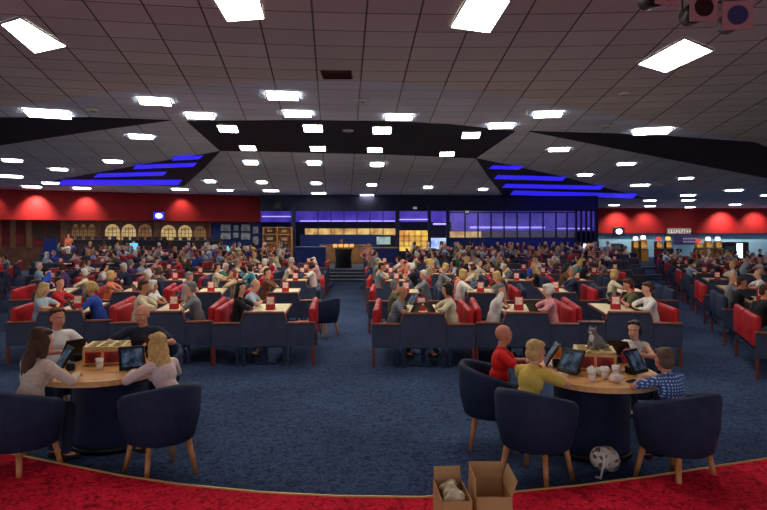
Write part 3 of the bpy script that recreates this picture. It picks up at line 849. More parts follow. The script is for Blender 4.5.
# ------------------------------------------------------------------ slot machines and kiosks at the far side
def slot_machine(label, u, Y, vtop, body, glow):
    h = pz(vtop, Y); w = .58
    t = thing('slot_machine', label, 'slot machine', (px(u, Y), Y, 0), 0, 'slot machines by the sky blue wall')
    mb = MB(); mb.box((0, 0, .45), (w, .55, .9), .03); mb.box((0, .1, (h-.35+.9)/2), (w*.92, .4, h-.35-.9), .03); mb.build('cabinet', mat('slot_'+body, {'gold': '#b07c33', 'red': '#7a1f26', 'dark': '#2b2226'}[body], .4), t)
    mb = MB(); mb.box((0, -.11, (h-.35+1.0)/2), (w*.7, .02, (h-.35-.95)*.8), .006); mb.build('screen', mat('slot_screen', '#dba848', .4, emit=.55, col2='#8a3a26', nscale=5), t)
    mb = MB(); mb.box((0, .08, h-.15), (w*.62, .3, .30), .08); mb.build('top_sign', mat('slot_top_'+glow, {'white': '#f1f2fa', 'red': '#d03a3a', 'gold': '#e8c060'}[glow], .4, emit=1.3), t)
    mb = MB(); mb.box((0, -.3, .95), (w*.9, .2, .06), .02, (.3, 0, 0)); mb.build('button_deck', M_steel, t)
for args in [('white-topped gold slot machine, one nearest the grey kiosk', 636, 50, 236.5, 'gold', 'white'), ('white-topped gold slot machine with a bright yellow screen, second from the grey kiosk', 643.5, 48.5, 235.5, 'gold', 'white'),
             ('red slot machine with a red glowing top, below the long red wall', 659, 50, 237, 'red', 'red'), ('gold-topped dark slot machine beside the purple banner', 668.5, 50, 236.6, 'dark', 'gold'),
             ('white-topped gold slot machine, first of the pair past the purple banner', 708.6, 50, 236.8, 'gold', 'white'), ('white-topped gold slot machine, second of the pair past the purple banner', 718.2, 50, 236.8, 'gold', 'white'), ('red-topped gold slot machine standing right by the purple banner end', 699, 51, 239, 'gold', 'red')]:
    slot_machine(*args)
t = thing('kiosk', 'plain grey kiosk cabinet against the sky blue wall', 'kiosk', (px(616.5, 50), 50, 0))
h = pz(243.5, 50)
mb = MB(); mb.box((0, 0, h/2), (.72, .5, h), .03); mb.build('cabinet', mat('kiosk_grey', '#6b747c', .5), t)
mb = MB(); mb.box((0, -.26, h*.75), (.5, .02, .35), .01); mb.build('front_panel', mat('kiosk_panel', '#858e96', .5), t)
t = thing('drinks_cooler', 'black cabinet with a glowing white curved display beside the sky blue wall', 'cooler', (px(735, 52), 52, 0))
h = pz(242, 52); w = 2.1
mb = MB(); mb.box((0, .1, h/2), (w, .5, h), .03); mb.build('cabinet', M_black, t)
mb = MB(); mb.box((.28, -.17, h*.5), (.5, .03, h*.85), .06); mb.build('glowing_display', mat('cooler_glow', '#cfeff5', .4, emit=2.0), t)
mb = MB(); mb.box((-.5, -.17, h*.6), (.75, .03, h*.3), .01); mb.build('dark_panel', mat('cooler_panel', '#3a5664', .4), t)
t = thing('display_screen', 'small white and orange lit screen under the end of the glazed gallery', 'screen', (px(585.5, 38.8), 38.8, pz(247, 38.8)))
mb = MB(); mb.box((0, .06, 0), (.92, .1, .5), .015); mb.build('case', wood('screen_case', '#8d5c30', '#b17a45', 3), t)
mb = MB(); mb.box((0, .2, 0), (.2, .18, .2), .01); mb.build('wall_mount', M_black, t)
mb = MB(); mb.box((-.14, 0, 0), (.36, .02, .4)); mb.build('white_page', mat('page_glow', '#e8ecff', .4, emit=1.4), t)
mb = MB(); mb.box((.24, 0, 0), (.3, .02, .4)); mb.build('orange_page', mat('page_orange', '#d8964e', .4, emit=.7), t)
# two small hanging signs and a black loudspeaker on the fascia
for u, v, l_ in ((415, 208, 'small pale sign on the navy fascia, the one nearer the stage'), (467, 212, 'small pale green sign on the navy fascia above the glazed gallery')):
    t = thing('fascia_sign', l_, 'sign', (px(u, 38.9), 38.9, pz(v, 38.9)))
    mb = MB(); mb.box((0, 0, 0), (.34, .08, .3), .02); mb.build('case', M_black, t)
    mb = MB(); mb.box((0, -.046, .0), (.24, .01, .14)); mb.build('face', mat('fascia_face', '#a8bab0', .5, emit=.35), t)
t = thing('loudspeaker', 'black loudspeaker hung on the navy fascia above the stage cabinet', 'speaker', (px(278, 38.7), 38.7, pz(205.5, 38.7)))
mb = MB(); mb.box((0, 0, 0), (.4, .3, .5), .03); mb.build('case', M_black, t)
mb = MB(); mb.ell((0, -.15, -.05), (.13, .02, .13)); mb.build('grille', mat('speaker_grille', '#2d2f3a', .6), t)
mb = MB(); mb.box((0, .19, 0), (.1, .08, .1), .01); mb.build('wall_mount', M_steel, t)

# terraces behind the flat floor, stepping up beside the aisles
TZ = [(23.6, .13), (28.2, .26), (32.6, .39)]
def zfloor(Y):
    z = 0
    for y, h in TZ:
        if Y >= y: z = h
    return z
XL_left = lambda Y: -.86-.505*Y
XR_left = lambda Y: (-.30-.073*Y) if Y < 26 else px(291, Y)-.15
XL_right = lambda Y: (.20-.04*Y) if Y < 26 else px(403, Y)+.15
XR_right = lambda Y: .94+.365*Y
M_terr = carpet('terrace_carpet', '#314262', '#22304e', '#3b4c70', 17)
prev = 0
for i, (y, z) in enumerate(TZ):
    y1 = TZ[i+1][0] if i < 2 else None
    ya = y; yb = 41.0
    struct(poly_obj('floor_terrace_left', [(XL_left(ya)-.72, ya)]+([(XR_left(ya)+.1, ya), (XR_left(ya)+.0, 26.0), (px(292, 29), 26.01)] if i == 0 else [(px(292, 29), ya)])+[(px(292, 29), yb), (XL_left(yb)-.72, yb)], prev, z, M_terr))
    struct(poly_obj('floor_terrace_right', ([(px(402, 29)+.02, 26.01), (XL_right(ya)+.0, 26.0), (XL_right(ya)-.1, ya)] if i == 0 else [(px(402, 29)+.02, ya)])+[(XR_right(ya)+1.05, ya), (min(XR_right(38.5)+1.05, 13.1), 38.5), (px(402, 29)+.02, 38.5)], prev, z, M_terr))
    for nm_, xa, xb in (('l', XL_left(ya)-.72, XL_left(ya)+.1), ('r', XR_right(ya)-.1, XR_right(ya)+1.05)):
        mb = MB(); mb.box(((xa+xb)/2, ya-.012, z-.02), (xb-xa, .02, .04)); struct(mb.build('trim_7', MATS['step_nosing']))
    prev = z

struct(vpanel('partition', (px(44, 30), 30), (px(57, 30), 30), .0, pz(238, 30), .1, M_bluewall))

# ------------------------------------------------------------------ booth furniture
LB = 1.9
def make_bench(side):
    """side +1: sitter faces +X (back plane at x=0); -1 the mirrored one"""
    t = thing('booth_bench', '', 'bench')
    sx = side
    mb = MB(); mb.box((sx*.27, LB/2+.02, .40), (.30, LB-.06, .08), .025, seg=2); mb.build('seat', M_redc, t, True)
    mb = MB(); mb.box((sx*.22, LB/2+.02, .325), (.36, LB-.1, .066), .008); mb.build('seat_base', M_navyd, t)
    for k in range(2):
        mb = MB(); mb.box((sx*.058, .05+LB*.25+k*LB*.475, .64), (.10, LB*.46, .46), .045, seg=3); mb.build('backrest', M_redc, t, True)
    mb = MB(); mb.box((sx*.218, -.02, .47), (.43, .04, .34), .006); e = mb.build('end_panel', M_panel, t)
    mb = MB(); mb.box((sx*.215, -.02, .655), (.425, .07, .035), .01); mb.build('wood_cap', M_cap, e)
    for x, y, m in ((.03, -.02, M_redleg), (.05, LB-.07, M_redleg), (.38, -.02, M_navyd), (.38, LB-.07, M_navyd)):
        mb = MB(); mb.box((sx*x, y, .149), (.042, .042, .298), .005); mb.build('leg', m, t)
    return Proto(t)
def make_table():
    t = thing('booth_table', '', 'table')
    mb = MB(); mb.box((0, .95, .735), (.56, 1.8, .03), .006); tp = mb.build('tabletop', M_top, t)
    mb = MB()
    for s in (-1, 1): mb.box((s*.286, .95, .733), (.02, 1.84, .042), .004)
    mb.box((0, 1.86, .733), (.592, .02, .042), .004); mb.build('wood_edge', M_cap, tp)
    for y in (.12, 1.66):
        mb = MB(); mb.box((0, y, .36), (.07, .09, .72), .008); mb.box((0, y, .02), (.3, .1, .04), .01); mb.build('leg', M_navyd, t)
    mb = MB(); q = [(-.345, .30), (.345, .30), (.345, .665), (.325, .70), (.30, .80), (-.30, .80), (-.325, .70), (-.345, .665)]
    f1 = [mb.bm.verts.new((x, -.04, z)) for x, z in q]; f2 = [mb.bm.verts.new((x, .0, z)) for x, z in q]
    mb.bm.faces.new(f1); mb.bm.faces.new(f2[::-1])
    for i in range(8): mb.bm.faces.new((f1[i], f1[(i+1) % 8], f2[(i+1) % 8], f2[i]))
    bmesh.ops.recalc_face_normals(mb.bm, faces=mb.bm.faces[:]); e = mb.build('end_panel', M_panel, t)
    mb = MB(); mb.box((0, -.02, .815), (.62, .07, .035), .01)
    for s in (-1, 1): mb.box((s*.325, -.02, .745), (.02, .07, .125), .005, (0, s*-.32, 0))
    mb.build('wood_cap', M_cap, e)
    for s in (-1, 1):
        mb = MB(); mb.box((s*.3, -.02, .149), (.042, .042, .298), .005); mb.build('foot', M_navyd, t)
    return Proto(t)
def make_menu():
    t = thing('menu_holder', '', 'menu holder')
    mb = MB(); mb.box((0, 0, .012), (.16, .10, .024), .006); mb.build('base', mat('menu_red', '#b4262c', .45), t)
    for s in (-1, 1):
        mb = MB(); mb.box((0, s*.022, .125), (.15, .008, .205), .003, (s*.12, 0, 0)); f = mb.build('red_card', MATS['menu_red'], t)
        mb = MB(); mb.box((0, s*.030, .15), (.115, .004, .12), .002, (s*.12, 0, 0)); mb.build('white_print', mat('menu_white', '#efe2d8', .6, col2='#d89a8a', nscale=30), f)
    return Proto(t)
def make_tablet():
    t = thing('game_tablet', '', 'tablet')
    mb = MB(); mb.box((0, 0, .0), (.23, .02, .235), .008, (-.55, 0, 0)); bmesh.ops.translate(mb.bm, vec=(0, 0, .115), verts=mb.bm.verts); c = mb.build('case', M_black, t)
    mb = MB(); mb.box((0, -.0115, .0), (.18, .003, .17), 0); bmesh.ops.rotate(mb.bm, cent=(0, 0, 0), matrix=Matrix.Rotation(-.55, 3, 'X'), verts=mb.bm.verts); bmesh.ops.translate(mb.bm, vec=(0, 0, .115), verts=mb.bm.verts); mb.build('screen', mat('tablet_screen', '#4a5f78', .2, emit=.35, col2='#1c2634', nscale=14), c)
    mb = MB(); mb.box((0, .045, .035), (.1, .07, .07), .01); mb.build('stand', M_black, t)
    return Proto(t)
def make_cup():
    t = thing('paper_cup', '', 'cup')
    mb = MB(); mb.lathe([(.028, 0), (.036, .1), (.034, .1), (.027, .006)], n=14); mb.build('cup', M_paper, t, True)
    mb = MB(); mb.cyl((0, 0, .05), (0, 0, .072), .0325, .0345, 14); mb.build('sleeve', mat('cup_sleeve', '#d9d4c8', .8), t)
    return Proto(t)
def make_paper():
    mb = MB(); mb.box((0, 0, .002), (.15, .21, .004))
    o = mb.build('bingo_sheet', mat('bingo_paper', '#f3efe2', .8, col2='#dcd6c4', nscale=40)); o['category'] = 'paper'
    return Proto(o)
def make_bag():
    t = thing('handbag', '', 'bag')
    mb = MB(); mb.ell((0, 0, .13), (.17, .1, .13), None, 14, 10); mb.build('body', mat('bag_brown', '#4b3324', .6), t, True)
    mb = MB(); mb.tube([(-.1, 0, .22), (-.08, 0, .32), (0, 0, .36), (.08, 0, .32), (.1, 0, .22)], .012, 6); mb.build('handle', M_black, t, True)
    return Proto(t)
BW, BE, TB, MN, TBL, CUP, PAP = make_bench(1), make_bench(-1), make_table(), make_menu(), make_tablet(), make_cup(), make_paper()
RED = {'seat': M_redc, 'backrest': M_redc}
BLUE = {'seat': M_bluec, 'backrest': M_navy}
nP = 0
usedlab = set()
HADJ = {'white': 'white-haired', 'grey': 'grey-haired', 'blonde': 'blonde', 'brown': 'brown-haired', 'black': 'dark-haired', 'auburn': 'auburn-haired'}
TOPW = ['white']*5+['cream']*4+['pale blue']*4+['grey']*4+['navy']*3+['black']*4+['red']*2+['pink']*2+['coral', 'olive', 'green', 'teal', 'purple', 'beige', 'brown', 'royal blue', 'royal blue', 'yellow']
HAW = ['white']*4+['grey']*5+['blonde']*4+['brown']*5+['black']*3+['auburn']
def W(o, th, x, y):
    return Vector((o[0]+x*math.cos(th)-y*math.sin(th), o[1]+x*math.sin(th)+y*math.cos(th)))
def unit(o, th, z, block, row, tab, tabw, people, colW, colE, detail, aisle_side, menu=True, extras=()):
    """one booth: two benches facing each other over a table; people {(side, slot): spec}"""
    where = f'{block} {ordn[row]} row, {ordn[tab]} table {tabw}'
    row_g = f'{block} seating'
    p = W(o, th, -.78, 0); q = W(o, th, .78, 0)
    for pr, pos, col, s in ((BW, p, colW, -1), (BE, q, colE, 1)):
        near = 'nearer the aisle' if s == aisle_side else 'farther from the aisle'
        cn = 'red' if col is RED else 'blue'
        pr.place((pos.x, pos.y, z), th, f'{cn} bench, {where}, {near}', 'padded booth benches', col)
    TB.place((o[0], o[1], z), th, f'cream-topped booth table, {where}', 'cream booth tables')
    if menu:
        m = W(o, th, 0, .93)
        MN.place((m.x, m.y, z+.751), th, f'red and white menu holder, {where}', 'red menu holders')
    seen = set()
    for (s, k), sp in people.items():
        pose, hair, hc, tc, sl = sp
        y = (.48, 1.36)[k]
        sc = rng.uniform(.85, .93)
        h = W(o, th, s*.49, y)
        rz = th+(-R(90) if s < 0 else R(90))+rng.uniform(-.07, .07)
        desc = ('balding' if hair in ('fringe', 'bald') else HADJ[hc])
        lab = f'{desc} person in {tc} top, {where}'
        if lab in usedlab:
            lab = f'{desc} person in {tc} top, {block} {ordn[row]} row, {ordn[tab]} table {tabw}, ' + ('nearer end' if k == 0 else 'deeper end')
        if lab in usedlab: lab = lab.replace('person in', 'sitter wearing')
        usedlab.add(lab)
        seated((h.x, h.y, z+.446-.442*sc), rz, pose, hair, hc, tc, sl, lab, f'seated players, {block}', detail, scale=sc)
        if detail and tab >= 0:
            pp = W(o, th, s*.185, y+.0)
            if row < 3 and (s, k) not in (extras or ()) and block != 'outer arches side':
                q_ = W(o, th, s*.12, y+(.0 if row else .02))
                PAP.place((q_.x, q_.y, z+.7505), rz+.2, f'white bingo sheet, {where}, '+('near' if k == 0 else 'deep')+' end, '+('inner' if s == aisle_side else 'outer')+' seat', 'bingo sheets on the booth tables')
            if (s, k) in (extras or ()):
                d = 'facing the ' + desc + ' person in ' + tc
                yy = .155 if k == 0 else 1.72; q_ = W(o, th, s*.112, yy)
                TBL.place((q_.x, q_.y, z+.751), rz+(s*.5 if k == 0 else -s*.5), f'black tablet, {where}, '+('near' if k == 0 else 'deep')+' end, '+('inner' if s == aisle_side else 'outer')+' seat', 'black game tablets')
def rand_people(occ, far=True):
    d = {}
    tops = set()
    for s in (-1, 1):
        for k in (0, 1):
            if rng.random() < occ:
                while True:
                    hc, tc = rng.choice(HAW), rng.choice(TOPW)
                    if (hc, tc) not in tops: break
                tops.add((hc, tc))
                hair = rng.choice(['short', 'short', 'bob', 'bob', 'curly', 'long', 'fringe'])
                if hair == 'long' and hc in ('white', 'grey'): hair = 'bob'
                if hair == 'fringe': hc = rng.choice(['grey', 'white', 'brown'])
                pose = rng.choice(list(POSES))
                d[(s, k)] = (pose, hair, hc, tc, rng.choice(['short', 'long']))
    return d
ROWY = [9.65, 13.0, 16.3, 19.2, 21.45, 23.8, 25.95, 28.3, 30.45, 32.7, 34.85]
fixL = {(0, 2): {(-1, 0): ('table', 'long', 'blonde', 'pale blue', 'short'), (1, 0): ('lean', 'pony', 'blonde', 'royal blue', 'short'), (-1, 1): ('look', 'short', 'brown', 'red', 'long')},
        (0, 1): {(-1, 0): ('table', 'short', 'brown', 'cream', 'long'), (1, 0): ('chin', 'short', 'grey', 'grey', 'short'), (-1, 1): ('chat', 'short', 'white', 'white', 'short')},
        (0, 0): {(-1, 0): ('look', 'long', 'black', 'black', 'long'), (-1, 1): ('lean', 'fringe', 'grey', 'pale blue', 'short')},
        (1, 0): {(-1, 1): ('look', 'short', 'brown', 'brown', 'long')},
        (1, 1): {(-1, 0): ('table', 'short', 'grey', 'pale blue', 'short'), (1, 1): ('chat', 'bob', 'auburn', 'beige', 'long')},
        (1, 2): {(-1, 0): ('chat', 'bob', 'blonde', 'coral', 'short'), (1, 0): ('lean', 'short', 'white', 'white', 'long'), (1, 1): ('table', 'curly', 'brown', 'navy', 'long')}}
fixR = {(0, 0): {(-1, 0): ('lean', 'fringe', 'grey', 'striped', 'short'), (-1, 1): ('chat', 'short', 'grey', 'olive', 'long'), (1, 0): ('table', 'bob', 'black', 'cream', 'long')},
        (0, 1): {(-1, 0): ('chin', 'short', 'grey', 'white', 'short'), (1, 0): ('table', 'curly', 'white', 'pink', 'long')},
        (0, 2): {(1, 0): ('table', 'short', 'brown', 'white', 'long'), (1, 1): ('lean', 'short', 'brown', 'olive', 'short')},
        (1, 0): {(1, 1): ('table', 'short', 'white', 'grey', 'long')},
        (1, 1): {(-1, 0): ('table', 'bob', 'blonde', 'white', 'long'), (1, 0): ('lean', 'bob', 'blonde', 'grey', 'long'), (-1, 1): ('chat', 'bob', 'brown', 'coral', 'short'), (1, 1): ('chat', 'bob', 'black', 'brown', 'long')},
        (1, 2): {(1, 1): ('look', 'short', 'grey', 'navy', 'long')},
        (1, 3): {(-1, 0): ('table', 'bob', 'blonde', 'cream', 'short')}}
UNITS = []
FAN = [.38, .55, .55, .3, .25, .25, .22, .22, .2, .2, .2]
DY = [.06, .05, .04]+[0]*8
OCC = [.6, .55, .55, .6, .6, .58, .57, .57, .56, .56, .56]
for ri, Y in enumerate(ROWY):
    for block, XL, XR, fix in (('arches side', XL_left, XR_left, fixL), ('gallery side', XL_right, XR_right, fixR)):
        Ym = Y+.3
        if block == 'arches side' and Y > 33: continue
        n = int((XR(Ym)-XL(Ym))/1.575+.2)
        dr = -1 if block == 'arches side' else 1
        xs = [(XR(Ym)-.80) if dr < 0 else XL(Ym)+.80]
        for _ in range(20): xs.append(xs[-1]+dr*1.57/math.cos(math.atan2(xs[-1]+dr*1.0, Y)*FAN[ri])**2)
        for j in range(n):
            x = xs[j]
            if abs(px(CX, Y)-x)/Y > .62: continue
            if block == 'gallery side' and x+.8 > 12.9: continue
            if ri in (7, 8) and x-.9 < px(57, 30.3): continue
            if ri >= 5 and block == 'arches side' and x-.8 < XL_left(Y)-.72: continue
            ppl = fix.get((ri, j)) if (ri, j) in fix else rand_people(OCC[ri])
            if (ri == 0 and (ri, j) not in fix): ppl = {}
            near = ri < 3
            pr_ = .6 if ri < 3 else .38
            cW = RED if rng.random() < pr_ else BLUE; cE = RED if rng.random() < pr_ else BLUE
            if ri == 0: cW = cE = RED
            ex = [k for k in ppl if rng.random() < .35] if ri < 3 else ()
            th_ = -math.atan2(x, Y)*(FAN[ri])
            unit((x, Y+DY[ri]*abs(x-.5)), th_, zfloor(Y), block, ri, j, 'off centre aisle', ppl, cW, cE, near, 1 if block == 'arches side' else -1, True, ex)
# block beside the slot machines, turned with the fan of the room
th = -R(20.3)
e1 = Vector((math.cos(th), math.sin(th))); e2 = Vector((-math.sin(th), math.cos(th)))
O2 = Vector((5.12, 8.85))
fixM = {(0, 0): {(1, 0): ('look', 'short', 'brown', 'black', 'long'), (-1, 1): ('table', 'short', 'brown', 'black', 'long')},
        (1, 0): {(-1, 0): ('table', 'short', 'brown', 'black', 'long'), (1, 1): ('chat', 'bob', 'auburn', 'red', 'long'), (-1, 1): ('look', 'fringe', 'grey', 'grey', 'long')},
        (2, 0): {(1, 0): ('table', 'fringe', 'grey', 'white', 'short')}}
for r in range(10):
    for j in range(6):
        o = O2+e2*(2.95*r)+e1*(.79+1.575*j)
        if o.x/o.y > (.70 if r == 0 else .635): continue
        ppl = fixM.get((r, j)) if (r, j) in fixM else rand_people(.55)
        cW = (RED if r % 2 == 0 else BLUE) if j == 0 else (RED if rng.random() < .4 else BLUE)
        unit((o.x, o.y), th, 0, 'slot-machine side', r, j, 'off side aisle', ppl, cW, RED if rng.random() < .5 else BLUE, r < 3, -1)
# block beyond the stepped aisle under the red wall
th = R(26.8)
e1 = Vector((-math.cos(th), -math.sin(th))); e2 = Vector((-math.sin(th), math.cos(th)))
for r in range(6):
    for j in range(3):
        O3 = Vector((-1.72-.505*14.5, 14.5))
        o = O3+e2*(2.9*r)+e1*(.79+1.575*j)
        if o.x/o.y < -.655: continue
        unit((o.x, o.y), th, 0, 'outer arches side', r, j, 'off stepped aisle', rand_people(.65), RED if rng.random() < .5 else BLUE, RED if r % 2 else BLUE, r < 3, 1)

# ------------------------------------------------------------------ tub chairs
def make_tub():
    t = thing('tub_chair', '', 'chair')
    mb = MB(); n = 26; rows = []
    for i in range(n+1):
        a = -R(120)+R(240)*i/n
        q = abs(a)/R(120)
        ztop = .80-.145*(q**1.6); d = Vector((math.sin(a), -math.cos(a), 0))
        ro, ri, rb = .335, .272, .28
        ztop2 = ztop-.02
        prof = [(rb*.9, .30), (rb, .315), (ro*.97, .5), (ro, ztop2-.03), (ro-.01, ztop2), (ro-.035, ztop), (ri+.01, ztop2), (ri, ztop2-.03), (ri-.01, .5), (ri-.01, .31), (ri-.012, .30)]
        rows.append([mb.bm.verts.new(d*r_+Vector((0, 0, z))) for r_, z in prof])
    m_ = len(rows[0])
    for A_, B_ in zip(rows, rows[1:]):
        for k in range(m_): mb.bm.faces.new((A_[k], B_[k], B_[(k+1) % m_], A_[(k+1) % m_]))
    mb.bm.faces.new(rows[0]); mb.bm.faces.new(rows[-1][::-1])
    bmesh.ops.recalc_face_normals(mb.bm, faces=mb.bm.faces[:])
    mb.build('shell', M_navy, t, True)
    mb = MB(); mb.lathe([(.19, .30), (.222, .32), (.225, .42), (.205, .444), (.1, .445)], (0, -.04, 0), 24); mb.build('seat', M_navyd, t, True)
    for sx in (-1, 1):
        for sy in (-1, 1):
            mb = MB(); mb.cyl((sx*.165, sy*.165, .31), (sx*.215, sy*.215, 0), .026, .017, 10); mb.build('leg', M_leg, t, True)
    return Proto(t)
TUB = make_tub()
def chair(x, y, yaw, label, z=0): TUB.place((x, y, z), yaw, label)
def face_to(c, t): return -math.atan2(t[0]-c[0], t[1]-c[1])
T1, T2 = Vector((-2.62, 6.15)), Vector((1.93, 5.95))
C1, C2, C3, C4 = (-2.95, 5.22), (-1.87, 5.36), (-3.5, 6.85), (-2.58, 7.12)
C5, C6, C7, C8 = (1.24, 5.2), (1.05, 6.1), (2.33, 5.11), (2.66, 6.74)
for c, T, l in ((C1, T1, 'navy tub chair with beech legs holding the long brown-haired woman'), (C2, T1, 'navy tub chair with beech legs under the blonde woman in pale pink'),
             (C3, T1, 'navy tub chair behind the round table under the man in white'), (C4, T1, 'navy tub chair under the bald man in dark blue'),
             (C5, T2, 'navy tub chair with beech legs under the person in yellow'), (C6, T2, 'navy tub chair under the bald man in a red polo shirt'),
             (C7, T2, 'navy tub chair with beech legs under the man in a blue plaid shirt'), (C8, T2, 'navy tub chair under the dark-haired woman in white lace')):
    chair(c[0], c[1], face_to(c, T), l)
chair(-1.18, 12.55, R(60), 'empty navy tub chair at the centre aisle end behind the first booths')
chair(.15, 24.4, R(-60), 'navy tub chair at the centre aisle near the stage steps', .131) if False else None

# ------------------------------------------------------------------ two big round game tables
def game_table(T, label, ang):
    t = thing('game_table', label, 'table', (T.x, T.y, 0), ang)
    mb = MB(); N = 40; pts = []
    for i in range(N):
        a = 2*math.pi*i/N; c, s = math.cos(a), math.sin(a); k = 2.25
        pts.append((.53*math.copysign(abs(c)**(2/k), c), -.05+.68*math.copysign(abs(s)**(2/k), s)))
    mb.prism(pts, .715, .75); tp = mb.build('tabletop', M_wtop, t)
    mb = MB(); out = [(x*1.018, -.05+(y+.05)*1.016) for x, y in pts]
    lo = [mb.bm.verts.new((x, y, .706)) for x, y in out]; hi = [mb.bm.verts.new((x, y, .754)) for x, y in out]
    hi2 = [mb.bm.verts.new((x*.975, y*.98, .754)) for x, y in pts]; lo2 = [mb.bm.verts.new((x*.975, y*.98, .706)) for x, y in pts]
    for i in range(N):
        j = (i+1) % N
        for P, Q in ((lo, hi), (hi, hi2), (hi2, lo2), (lo2, lo)): mb.bm.faces.new((P[i], P[j], Q[j], Q[i]))
    bmesh.ops.recalc_face_normals(mb.bm, faces=mb.bm.faces[:])
    mb.build('wood_edge', M_wedge, tp)
    mb = MB(); mb.lathe([(.33, 0), (.34, .04), (.34, .66), (.3, .705), (.1, .706)], n=32); mb.build('pedestal', M_navyd, t, True)
    mb = MB(); mb.lathe([(.36, 0), (.36, .05), (.345, .06), (.3, .061)], n=32); mb.build('kick_ring', M_black, t, True)
game_table(T1, 'honey wood game table with navy drum base, with the lattice-topped box and four players', 0)
game_table(T2, 'honey wood game table with navy drum base, with the plush cat and four players', 0)
TZ0 = .7545
def game_box(label, c, rz):
    t = thing('game_box', label, 'box', (c[0], c[1], TZ0), rz)
    w = .37
    mb = MB(); mb.box((0, 0, .0775), (w, w, .155), .008); b = mb.build('box', M_wedge, t)
    turn = lambda mb, k: bmesh.ops.rotate(mb.bm, cent=(0, 0, 0), matrix=Matrix.Rotation(k*math.pi/2, 3, 'Z'), verts=mb.bm.verts)
    for k in range(4):
        mb = MB()
        for s_ in (-.085, .085): mb.box((s_, -w/2-.003, .075), (.145, .012, .105), .004)
        turn(mb, k); pnl = mb.build('red_side_panel', mat('lacquer_red', '#b0282c', .35), t)
        mb = MB()
        for s_ in (-.085, .085): mb.cyl((s_, -w/2-.009, .075), (s_, -w/2-.014, .075), .045, n=16)
        turn(mb, k); mb.build('disc', mat('disc_dark_red', '#7c1a20', .35), pnl)
    mb = MB()
    for k in range(4): mb.box((-.165+.11*k, 0, .165), (.03, w-.01, .02)); mb.box((0, -.165+.11*k, .165), (w-.01, .03, .0195))
    mb.build('lattice_top', mat('straw_lattice', '#e3cd8a', .5), t)
    mb = MB(); mb.box((0, 0, .157), (w-.03, w-.03, .004)); mb.build('dark_top_inset', M_dark, t)
game_box('pale wooden box with red side panels and lattice top on the round table', (-2.72, 6.31), R(10))
game_box('pale wooden box with red panels beneath the plush cat', (1.99, 6.05), R(-14))
def tablet(x, y, rz, label, z=TZ0): TBL.place((x, y, z), rz, label)
tablet(-2.93, 5.88, R(-50), 'black tablet tilted toward the long brown-haired woman')
tablet(-2.31, 5.88, R(28), 'black tablet with lit screen tilted toward the blonde woman in pink')
tablet(-3.08, 6.36, R(-120), 'black tablet turned toward the man in the white tee')
tablet(-2.34, 6.55, R(150), 'black tablet turned toward the bald man in dark blue')
tablet(1.68, 5.74, R(-52), 'black tablet with lit screen in front of the person in yellow')
tablet(1.60, 6.10, R(-98), 'black tablet turned toward the bald man in red')
tablet(2.26, 5.74, R(38), 'black tablet tilted toward the man in the plaid shirt')
tablet(2.33, 6.30, R(130), 'black tablet turned toward the woman in white lace')
for x, y, l in ((-2.64, 5.95, 'white paper cup standing before the lattice-topped box'), (-2.44, 6.34, 'white paper cup standing beside the lattice-topped box'), (1.92, 5.56, 'white paper cup at the near edge of the plush cat table'), (2.04, 5.62, 'white paper cup beside the crumpled napkins on the plush cat table'), (1.78, 5.47, 'white paper cup in front of the lit tablet, plush cat table')):
    CUP.place((x, y, TZ0), 0, l)
mb = MB(); mb.box((0, 0, .003), (.16, .12, .006), .002); o = mb.build('notepad', mat('yellow_pad', '#e6c64c', .7), None, False, (-2.22, 6.2, TZ0), .4); tag(o, 'yellow notepad lying by the elbow of the bald man', 'notepad')
def plush_cat(c, rz):
    t = thing('plush_cat', 'grey tabby plush cat sitting on the wooden game box', 'soft toy', c, rz); t.scale = (.82,)*3
    g = pattern('tabby_plush', 'stripe', '#5d5750', '#9a938a', 18); w = mat('plush_white', '#e6e0d8', .9)
    mb = MB(); mb.ell((0, .03, .075), (.07, .1, .075)); mb.ell((0, -.02, .12), (.052, .06, .075)); mb.ell((0, -.055, .20), (.052, .05, .046))
    for s in (-1, 1):
        mb.ell((s*.055, .06, .045), (.035, .06, .045)); mb.cap((s*.03, -.06, .10), (s*.032, -.085, .02), .02, .018); mb.ell((s*.032, -.1, .014), (.02, .028, .014))
        mb.cap((s*.032, -.045, .235), (s*.04, -.042, .262), .017, .004)
    link('body', remesh(mb, .006, 2, tris=5000, mat_=g, name='body'), t)
    mb = MB(); mb.ell((0, -.072, .125), (.03, .02, .05)); mb.ell((0, -.095, .19), (.022, .018, .017)); mb.build('white_bib', w, t, True)
    mb = MB()
    for s in (-1, 1): mb.ell((s*.02, -.1, .212), (.007, .005, .008))
    mb.ell((0, -.113, .195), (.006, .004, .005)); mb.build('eyes_and_nose', M_black, t, True)
    mb = MB(); mb.tube([(.05, .12, .03), (.1, .11, .03), (.125, .06, .03), (.12, .01, .03)], .016, 8); mb.build('tail', g, t, True)
plush_cat((2.0, 6.05, TZ0+.176), R(-50))
